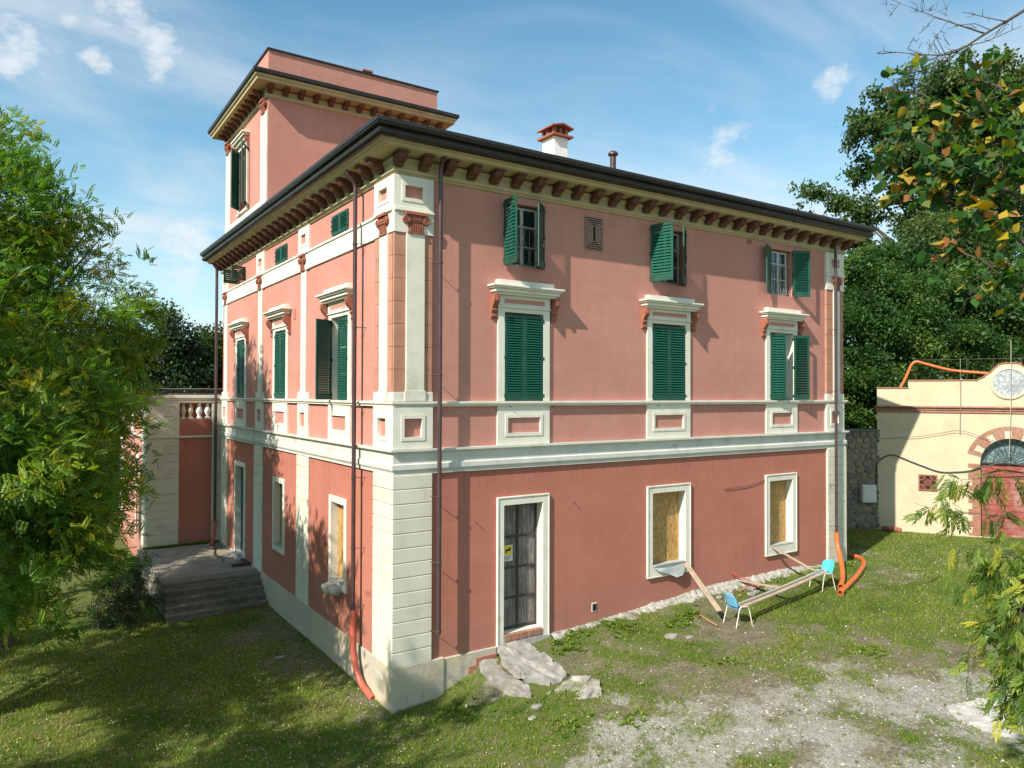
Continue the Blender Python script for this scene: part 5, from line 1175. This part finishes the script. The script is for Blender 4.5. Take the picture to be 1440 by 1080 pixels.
HEDGE = [(28.14, 7.10, 11.68, 1.80), (30.29, 6.86, 12.19, 1.80), (26.29, 5.96, 9.38, 1.80), (28.66, 5.57, 10.50, 1.90), (32.42, 5.44, 12.93, 1.60), (30.10, 4.61, 10.86, 2.00), (25.64, 5.22, 7.33, 1.60), (27.98, 4.85, 8.71, 1.80), (25.0, 5.6, 5.2, 1.2), (24.0, 6.4, 5.6, 1.3), (26.2, 5.0, 5.3, 1.2), (27.5, 4.2, 5.6, 1.3), (29.38, 3.92, 9.05, 2.00), (24.91, 5.13, 6.03, 1.00), (25.72, 4.59, 6.36, 1.10), (32.90, 3.96, 9.92, 2.00), (33.65, 4.64, 11.47, 2.00), (31.61, 3.05, 8.07, 1.60), (34.69, 2.79, 9.57, 2.20), (36.09, 3.03, 11.48, 2.20), (28.32, 4.04, 7.68, 1.10), (29.43, 3.31, 7.36, 1.00), (33.59, 2.34, 7.75, 1.60), (33.34, 4.84, 12.38, 1.40)]
MIDT = [(30.47, 7.93, 12.90, 1.50), (31.38, 6.72, 13.38, 1.50), (33.11, 6.15, 14.41, 1.80), (28.45, 7.48, 12.11, 1.00), (34.37, 5.32, 14.23, 2.00), (35.94, 4.30, 13.11, 2.20), (31.5, 6.2, 11.6, 1.6)]
make_tree('bushy_tree', 'darker bushy tree between the big oak and the evergreen bushes', (32.5, 6.4, 3), (32.5, 6.4, 12), MIDT, 5200, spray_tmpl(.2, 10, np.random.default_rng(8), 1.0), M_OAKL, .22, 17, sub=16, subr=.3, fill=.55, bark=M_BRANCH, nl=30, droop=0)
hl = [b for b in HEDGE if b[0] < 29]; hm = [b for b in HEDGE if 29 <= b[0] < 33]; hr = [b for b in HEDGE if b[0] >= 33]
EV = spray_tmpl(.17, 12, np.random.default_rng(4), 1.1)
for bl, lb, sd in ((hl, 'dense glossy evergreen bush right beside the villa corner, above the rubble wall', 21), (hm, 'rounded evergreen bush behind the left end of the outbuilding', 22), (hr, 'dark evergreen bush behind the right half of the outbuilding', 23)):
    c = np.array(bl)[:, :3].mean(0)
    make_tree('evergreen_bush', lb, (c[0], c[1], 2.5), (c[0], c[1], c[2]), bl, int(1100*len(bl)), EV, M_EVER, .2, sd, sub=15, subr=.26, fill=.42, nl=14, droop=.2, group='evergreen bushes on the bank behind the outbuilding', cat='bush')
DK = spray_tmpl(.22, 10, np.random.default_rng(6), 1.0)
make_tree('background_tree', 'dark tree behind the side wing, the one nearer the left foliage', (0, 32, 0), (0, 32, 9), [(-0.01, 31.78, 10.44, 1.30), (-0.33, 32.02, 8.62, 2.00), (0.68, 31.34, 9.43, 1.30), (0.53, 31.47, 7.41, 1.80), (-0.81, 32.38, 6.19, 2.00), (1.37, 30.92, 7.41, 1.40), (-2.5, 33, 8, 2.5), (-3, 32, 5.5, 2.5)], 4500, DK, M_DARKL, .3, 31, sub=22, subr=.32, fill=.4, bark=M_BRANCH, cat='tree')
make_tree('background_tree', 'dark grey green tree behind the side wing, touching the villa edge', (3, 35, 0), (3, 35, 8.5), [(3.20, 34.46, 9.72, 1.20), (3.04, 34.60, 7.95, 1.80), (2.48, 34.96, 8.83, 1.30), (3.77, 34.10, 8.83, 1.60), (3.78, 34.12, 7.06, 1.80), (2.31, 35.10, 6.62, 1.60), (5, 36, 8, 2.2)], 4200, DK, M_OAKL, .3, 33, sub=22, subr=.32, fill=.4, bark=M_BRANCH)
# distant wood closing the garden
def woodland():
    rng = np.random.default_rng(50); bl = []
    for k in range(110):
        a = rng.uniform(-2.0, 2.6); R = rng.uniform(60, 95); x = -6+R*sin(a); y = -14+R*cos(a)
        if -6 < x < 46 and -10 < y < 40: continue
        bl.append((x, y, rng.uniform(2, 5.5), rng.uniform(3.5, 6)))
    pts, out, sc, ct = crown_points(bl, 16000, rng, 10, .4, .3)
    T = spray_tmpl(.55, 6, rng, 1.0); A = rand_dirs(len(pts), rng); S = perp(A, rng); V = quads_from(pts, A, S, T)
    me = np_mesh('wood', V, np.arange(len(V)).reshape(-1, 4), np.repeat(ct*.7, len(T))); me.materials.append(M_DARKL)
    o = bpy.data.objects.new('distant_wood', me); COL.objects.link(o); tag(o, 'distant belt of dark trees closing off the garden', 'woodland', kind='stuff')
woodland()
# dark shrub left of the steps
make_tree('shrub', 'dark shrub with drooping leaves at the left end of the stone steps', (-3.5, 9.9, -.3), (-3.5, 9.9, 1.0), [(-3.55, 9.9, .75, .55), (-3.9, 10.3, 1.1, .5), (-3.4, 10.6, 1.2, .45), (-3.7, 9.5, .4, .45), (-4.2, 9.9, .5, .6), (-3.2, 11.2, 1.1, .4)], 900, frond_tmpl(.30, 4, .02, .09), M_DARKL, .05, 41, sub=12, subr=.4, nl=16, droop=.6, cat='shrub')

make_tree('shade_tree', 'leafy tree hidden behind the tall robinia that shades the side wing', (-9.4, 13.4, -.4), (-9.3, 13.3, 9), [(-9.3, 13.3, 9.6, 1.6), (-9.0, 12.6, 7.6, 1.5), (-9.6, 14.4, 8.0, 1.5), (-8.9, 14.0, 10.6, 1.3), (-9.0, 13.0, 5.8, 1.4), (-9.2, 13.6, 11.8, 1.2)], 8000, SH, M_ROB, .2, 12, sub=11, subr=.3)
# ---- branches of two trees close to the camera, on the right
def twig_tree(name, label, base, trunk, branches, seed, leafmesh, leafmat, n_single, stuff_n, tmpl_stuff, size, droop, cat='tree', r0=.12, leafname='leaf', spread=.16):
    rng = np.random.default_rng(seed); root = empty(name, base, label, cat)
    m = MB(); m.tube([Vector(p) for p in trunk], [r0*(1-.6*i/(len(trunk)-1)) for i in range(len(trunk))], 9); m.build('trunk', M_BARKG, root, smooth=True)
    slots = []
    for br in branches:
        pts = fillet([Vector(p) for p in br['p']], 3, .2); rr = br.get('r', .014)
        m = MB(); m.tube(pts, [rr*(1-.75*i/(len(pts)-1)) for i in range(len(pts))], 6); 
        tw = br.get('tw', 8); L = br.get('L', .35)
        for k in range(tw):
            i = rng.integers(int(len(pts)*br.get('from', .2)), len(pts)); p = pts[i]; tdir = (pts[-1]-pts[0]).normalized()
            d = Vector(rng.normal(size=3))*.8+tdir*.7; d.z += br.get('up', 0.0); d.normalize(); l = L*(.5+.7*rng.random())
            q1 = p+d*l*.5+Vector(rng.normal(size=3))*.03; q2 = p+d*l+Vector(rng.normal(size=3))*.05+Vector((0, 0, -droop*l*.5))
            m.tube([p, q1, q2], [rr*.35, rr*.25, .002], 4, cap=False)
            nl = br.get('nl', 6)
            if nl:
                for t in np.linspace(.25, 1.05, nl): slots.append((p.lerp(q1, t*2) if t < .5 else q1.lerp(q2, (t-.5)*2), d.copy()))
            else:
                for _ in range(4):
                    d2 = (d+Vector(rng.normal(size=3))*.7).normalized(); s_ = p.lerp(q2, .3+.6*rng.random()); m.tube([s_, s_+d2*l*.35+Vector(rng.normal(size=3))*.01], [.0028, .0012], 3, cap=False)
        m.build('branch', M_BRANCH, root, smooth=True, recalc=False)
    rng.shuffle(slots)
    C = cam.matrix_world.translation
    def vis(p):
        q = cam.matrix_world.inverted() @ p; 
        return q.z < 0 and abs(q.x/-q.z*1039/720) < 1.03 and abs(q.y/-q.z*1039/540) < 1.03
    seen = [s for s in slots if vis(s[0])]; rest = [s for s in slots if not vis(s[0])]
    one, more = seen[:n_single], seen[n_single:]+rest
    for p, d in one:
        a = (d*.5+Vector(rng.normal(size=3))*.5+Vector((0, 0, -droop))).normalized(); nrm = Vector(rng.normal(size=3)*.7)+Vector((-.35, -.25, .8)); s = nrm.cross(a).normalized(); nn = a.cross(s)
        sc = size*(.6+.6*rng.random()); Mx = (Matrix((a, s, nn)).transposed().to_4x4()) @ Matrix.Scale(sc, 4); Mx.translation = p
        share(leafname, leafmesh, Mx, root)
    if more:
        P = np.array([list(p) for p, d in more]); Dd = np.array([list(d) for p, d in more])
        A = Dd*.5+rng.normal(size=P.shape)*.5; A[:, 2] -= droop; A /= np.linalg.norm(A, axis=1)[:, None]
        N_ = rng.normal(size=P.shape)*.7+np.array([-.35, -.25, .8]); S = np.cross(N_, A); S /= np.linalg.norm(S, axis=1)[:, None]
        V = quads_from(P, A, S, tmpl_stuff*size); K = len(tmpl_stuff)
        me = np_mesh(leafname, V, np.arange(len(V)).reshape(-1, 4), np.repeat(rng.random(len(P)), K)); me.materials.append(leafmat)
        o = bpy.data.objects.new(leafname, me); COL.objects.link(o); link_parent(o, root); tag(o, kind='stuff')
    return root
def lime_leaf_mesh():
    m = MB(); out = [(0, 0), (-.06, .22), (.10, .42), (.35, .46), (.62, .34), (.85, .14), (1.08, 0), (.85, -.14), (.62, -.34), (.35, -.46), (.10, -.42), (-.06, -.22)]
    vs = [(x, y, .28*abs(y)-.12*x*x) for x, y in out]+[(x, 0, -.12*x*x) for x in (.3, .7)]
    c0, c1 = 12, 13
    fs = [(0, 1, 2, c0), (c0, 2, 3), (c0, 3, 4, c1), (c1, 4, 5, 6), (c1, 6, 7, 8), (c0, c1, 8, 9), (c0, 9, 10), (0, c0, 10, 11)]
    m.add(vs, fs); me = bpy.data.meshes.new('lime_leaf'); me.from_pydata(m.v, [], m.f); me.materials.append(M_LIME1); me.polygons.foreach_set('use_smooth', [True]*len(me.polygons)); return me
def pinnate_mesh():
    m = MB(); rr = random.Random(3)
    for i in range(5):
        a = .12+.16*i
        for s in (-1, 1):
            z = -.25*a*a; e = s*(.16+.05*rr.random()); f = .26+.08*rr.random(); d = -.16-.14*rr.random(); w = .034
            m.add([(a, 0, z), (a+f*.35+w*.5, e*.35-s*w, z+d*.25), (a+f*1.0, e*1.05, z+d), (a+f*.5-w*.6, e*.75+s*w, z+d*.35)], [(0, 1, 2, 3)])
    m.add([(.85, 0, -.18), (1.0, .07, -.24), (1.25, 0, -.38), (1.0, -.07, -.24)], [(0, 1, 2, 3)])
    m.add([(0, .006, 0), (0, -.006, 0), (.5, -.005, -.062), (.92, 0, -.215), (.5, .005, -.062)], [(0, 1, 2, 3, 4)])
    me = bpy.data.meshes.new('compound_leaf'); me.from_pydata(m.v, [], m.f); me.materials.append(M_WAL1); return me
LB = [
 dict(p=[(-.71, -12.11, 7.9), (-.95, -11.9, 8.25), (-1.03, -11.72, 8.45), (-1.14, -11.42, 8.70)], tw=30, L=.27, nl=7),
 dict(p=[(-.70, -12.15, 7.6), (-1.0, -11.95, 7.9), (-1.1, -11.65, 8.15), (-1.20, -11.43, 8.35)], tw=34, L=.27, nl=6),
 dict(p=[(-.65, -12.2, 7.3), (-.98, -11.95, 7.6), (-1.08, -11.65, 7.85), (-1.16, -11.45, 8.02)], tw=34, L=.25, nl=6),
 dict(p=[(-.70, -12.2, 8.1), (-.9, -12.0, 8.45), (-1.0, -11.9, 8.62), (-1.05, -11.75, 8.68)], tw=16, L=.22, nl=5),
 dict(p=[(-.62, -12.2, 7.0), (-.95, -12.05, 7.2), (-1.05, -11.85, 7.40), (-1.08, -11.66, 7.52)], tw=22, L=.22, nl=6),
 dict(p=[(-.72, -12.25, 7.9), (-.92, -12.1, 8.0), (-1.0, -11.92, 8.2)], tw=24, L=.25, nl=6, **{'from': .0}),
 dict(p=[(-.55, -11.98, 9.30), (-.66, -11.93, 9.20), (-.78, -11.73, 9.09), (-.86, -11.55, 8.98), (-.95, -11.40, 9.02), (-1.02, -11.22, 9.09)], tw=15, L=.24, nl=0, r=.013, up=.15),
 dict(p=[(-.86, -11.55, 8.98), (-.95, -11.45, 8.90), (-1.08, -11.30, 8.84)], tw=7, L=.2, nl=0, r=.006),
 dict(p=[(-.78, -11.73, 9.09), (-.92, -11.50, 9.25), (-1.02, -11.25, 9.45)], tw=9, L=.2, nl=0, r=.006),
]
twig_tree('lime_tree', 'broad leaved branch turning yellow that hangs into the upper right corner', (.6, -12.9, .3), [(.6, -12.9, 0), (.5, -12.8, 4), (.1, -12.5, 7), (-.3, -12.2, 9.3)], LB, 3, lime_leaf_mesh(), M_LIME, 290, 0, leaf_tmpl(1.0), .098, .35)
WB = []
for i, (e, L) in enumerate([((.02, -11.30, 5.02), .3), ((-.05, -11.2, 5.25), .3), ((-.10, -11.15, 5.05), .2), ((-.05, -11.45, 4.75), .3), ((-.02, -11.25, 4.55), .3), ((-.15, -11.6, 4.35), .3), ((-.05, -11.45, 4.10), .2), ((-.20, -11.60, 4.1), .2), ((-.40, -11.80, 3.92), .12), ((.0, -11.5, 4.9), .3), ((-.05, -11.55, 4.5), .3), ((-.1, -11.6, 4.2), .25), ((-.25, -11.8, 4.0), .2), ((.05, -11.45, 4.75), .3)]):
    b = Vector((.75, -11.95, 4.3+.25*(i % 5))); e = Vector(e); e = e+Vector((.12, -.10, 0)); WB.append(dict(p=[b, b.lerp(e, .4)+Vector((0, 0, .12)), b.lerp(e, .75)+Vector((0, 0, .08)), e], tw=24, L=L*.85, nl=4, r=.010))
WB += [dict(p=[(1.2, -11.4, 5.3), (.85, -11.0, 5.42), (.70, -10.75, 5.40), (.57, -10.50, 5.47)], tw=9, L=.14, nl=4, r=.006), dict(p=[(1.25, -11.2, 5.75), (.95, -11.0, 5.74), (.72, -10.86, 5.72)], tw=10, L=.16, nl=4, r=.006)]
pt = []
for q in pinnate_mesh().polygons: pass
wm = pinnate_mesh(); pt = np.array([[tuple(wm.vertices[i].co) for i in q.vertices[:4]] for q in wm.polygons if len(q.vertices) == 4])
twig_tree('walnut_tree', 'drooping yellow green compound leaves hanging in at the lower right edge', (2.2, -12.2, .2), [(2.2, -12.2, .1), (2.0, -12.1, 2.5), (1.4, -12.0, 4.2), (1.2, -11.8, 6.2)], WB, 6, wm, M_WAL, 290, 0, pt, .165, .8, leafname='compound_leaf')

# ------------------------------------------------------------------ ground cover
def blades():
    rng = np.random.default_rng(77); N = 900000
    x = rng.uniform(-9.5, 26, N); y = rng.uniform(-11, 12, N)
    # thin out with distance to keep the count down
    dcam = np.hypot(x+6.5, y+14.2); keep = rng.random(N) < np.clip(17/dcam, .25, 1)
    keep &= ~((x > 0) & (x < 16) & (y > -.02)); keep &= ~((x > -3) & (y > 9.1)); keep &= ~((x > 22.6) & (y > -8) & (x-23-(2.9-y)*.5 > 0))
    g, k = masks(x, y); cl = fbm(x, y, 5.0, 61, 3); keep &= rng.random(N) < np.clip((g-.22)*2.1, 0, 1)**1.2*np.clip(cl*2.2-.35, .08, 1)
    keep &= ~((x > 2) & (x < 4.2) & (y > -1.6) & (y < 0))
    x, y, g = x[keep], y[keep], g[keep]; n = len(x); z = ground_full(x, y)
    h = (.025+.05*rng.random(n)**2)*(.6+.9*g); a = rng.uniform(0, 2*pi, n); w = .006+.006*rng.random(n); le = h*rng.uniform(.2, 1.0, n); b = rng.uniform(0, 2*pi, n)
    V = np.empty((n, 3, 3)); V[:, 0] = np.stack([x-np.cos(a)*w, y-np.sin(a)*w, z-.005], 1); V[:, 1] = np.stack([x+np.cos(a)*w, y+np.sin(a)*w, z-.005], 1); V[:, 2] = np.stack([x+np.cos(b)*le, y+np.sin(b)*le, z+h], 1)
    t = np.clip(fbm(x, y, .9, 70, 4)*1.2-.15+rng.normal(size=n)*.16+(rng.random(n) < .08)*.5+(1-g)*.15, 0, 1)
    me = np_mesh('grass', V.reshape(-1, 3), np.arange(n*3).reshape(-1, 3), t); me.materials.append(M_GRASS)
    o = bpy.data.objects.new('grass', me); COL.objects.link(o); tag(o, 'short uneven green grass growing over the garden', 'grass', kind='stuff')
blades()
def weeds():
    rng = np.random.default_rng(78); cx = []; 
    spots = [(3.9, -.55), (4.1, -.7), (7.6, -.9), (7.3, -1.0), (8.0, -.85), (6.0, -.7), (5.6, -.6), (1.2, -1.1), (.7, -.8), (2.3, -3.0), (3.2, -3.6), (9.3, -4.9), (6.5, -3.2), (14.6, -.4), (15.6, -.5), (4.5, -.35)]
    for s in spots:
        for k in range(16): cx.append((s[0]+rng.normal()*.22, s[1]+rng.normal()*.16, .10))
    for k in range(2400):
        x, y = rng.uniform(-8, 22), rng.uniform(-9.5, 6)
        if 0 < x < 16 and y > -.25: continue
        g, v = masks(np.array([x]), np.array([y]))
        if rng.random() < float(g[0])*.8+.12: cx.append((x, y, .055))
    for k in range(260): cx.append((rng.uniform(-2.7, -.1), AY-rng.uniform(.03, .30), .10))
    C = np.array(cx); n = len(C); K = 9
    x = np.repeat(C[:, 0], K); y = np.repeat(C[:, 1], K); s = np.repeat(C[:, 2], K)*(.6+.8*rng.random(n*K)); a = rng.uniform(0, 2*pi, n*K)
    z = ground_full(x, y); z = np.where((y > AY-.4), .70, z)
    d = np.stack([np.cos(a), np.sin(a), rng.uniform(.4, 1.6, n*K)], 1); d /= np.linalg.norm(d, axis=1)[:, None]; S = np.stack([-np.sin(a), np.cos(a), 0*a], 1)
    P = np.stack([x, y, z], 1); V = np.stack([P, P+d*s[:, None]*.5+S*s[:, None]*.16, P+d*s[:, None]-np.array([0, 0, .15])*s[:, None], P+d*s[:, None]*.5-S*s[:, None]*.16], 1)
    me = np_mesh('weeds', V.reshape(-1, 3), np.arange(n*K*4).reshape(-1, 4), np.clip(rng.random(n*K)*.8, 0, 1)); me.materials.append(M_GRASS)
    o = bpy.data.objects.new('weeds', me); COL.objects.link(o); tag(o, 'small leafy weeds dotted over the garden and wall foot', 'weeds', kind='stuff')
weeds()
def pebbles():
    rng = np.random.default_rng(79); N = 60000; x = rng.uniform(-8, 24, N); y = rng.uniform(-11, 8, N); g, k = masks(x, y)
    keep = (rng.random(N) < np.clip(k*.75+.16, 0, 1)) & ~((x > 0) & (x < 16) & (y > -.03)) & ~((x > -3) & (y > 9)); x, y = x[keep], y[keep]; n = len(x); z = ground_full(x, y)
    s = .008+.016*rng.random(n)**2.5; T = np.array([(1, 0, 0), (0, 1, 0), (-1, 0, 0), (0, -1, 0), (0, 0, .8), (0, 0, -.6)], float); Fq = np.array([(0, 1, 4), (1, 2, 4), (2, 3, 4), (3, 0, 4)])
    V = T[None]*s[:, None, None]*(1+.5*rng.normal(size=(n, 6, 1)).clip(-1, 1)); V += np.stack([x, y, z], 1)[:, None]
    F = (Fq[None]+np.arange(n)[:, None, None]*6).reshape(-1, 3)
    me = np_mesh('gravel', V.reshape(-1, 3), F, np.repeat(rng.random(n), 4))
    t = NT('pebble'); a = t.attr('tint'); t.color(t.mix(a, (.26, .235, .19), (.60, .57, .50))); me.materials.append(t.done(.9))
    o = bpy.data.objects.new('gravel', me); COL.objects.link(o); tag(o, 'loose pale gravel stones on the yard', 'gravel', kind='stuff')
pebbles()
def fallen():
    rng = np.random.default_rng(80); N = 3800; x = np.concatenate([rng.uniform(-8, 0, 4200), rng.uniform(0, 20, 1200)]); y = np.concatenate([rng.uniform(-3, 10, 4200), rng.uniform(-10, -.3, 1200)])
    keep = ~((x > -3) & (y > 9)) & ~((x > 0) & (y > -.05)); x, y = x[keep], y[keep]; n = len(x); z = ground_full(x, y)+.03+.03*rng.random(n)
    A = rand_dirs(n, rng, 0, .25); N_ = np.array([0, 0, 1.])+rng.normal(size=(n, 3))*.3; S = np.cross(N_, A); S /= np.linalg.norm(S, axis=1)[:, None]
    T = leaf_tmpl(.045); V = quads_from(np.stack([x, y, z], 1), A, S, T)
    me = np_mesh('fallen_leaves', V, np.arange(len(V)).reshape(-1, 4), rng.random(n)); me.materials.append(M_FALL)
    o = bpy.data.objects.new('fallen_leaves', me); COL.objects.link(o); tag(o, 'scattered pale and yellow fallen leaves on the lawn', 'leaves', kind='stuff')
fallen()
# cables on the front wall
cable('dark_wire', [(12.0, -.02, 3.95), (11.2, -.025, 3.82), (10.2, -.02, 3.80)], .008, M_IRON, 'thin dark wire running left from the right boarded window', 4)
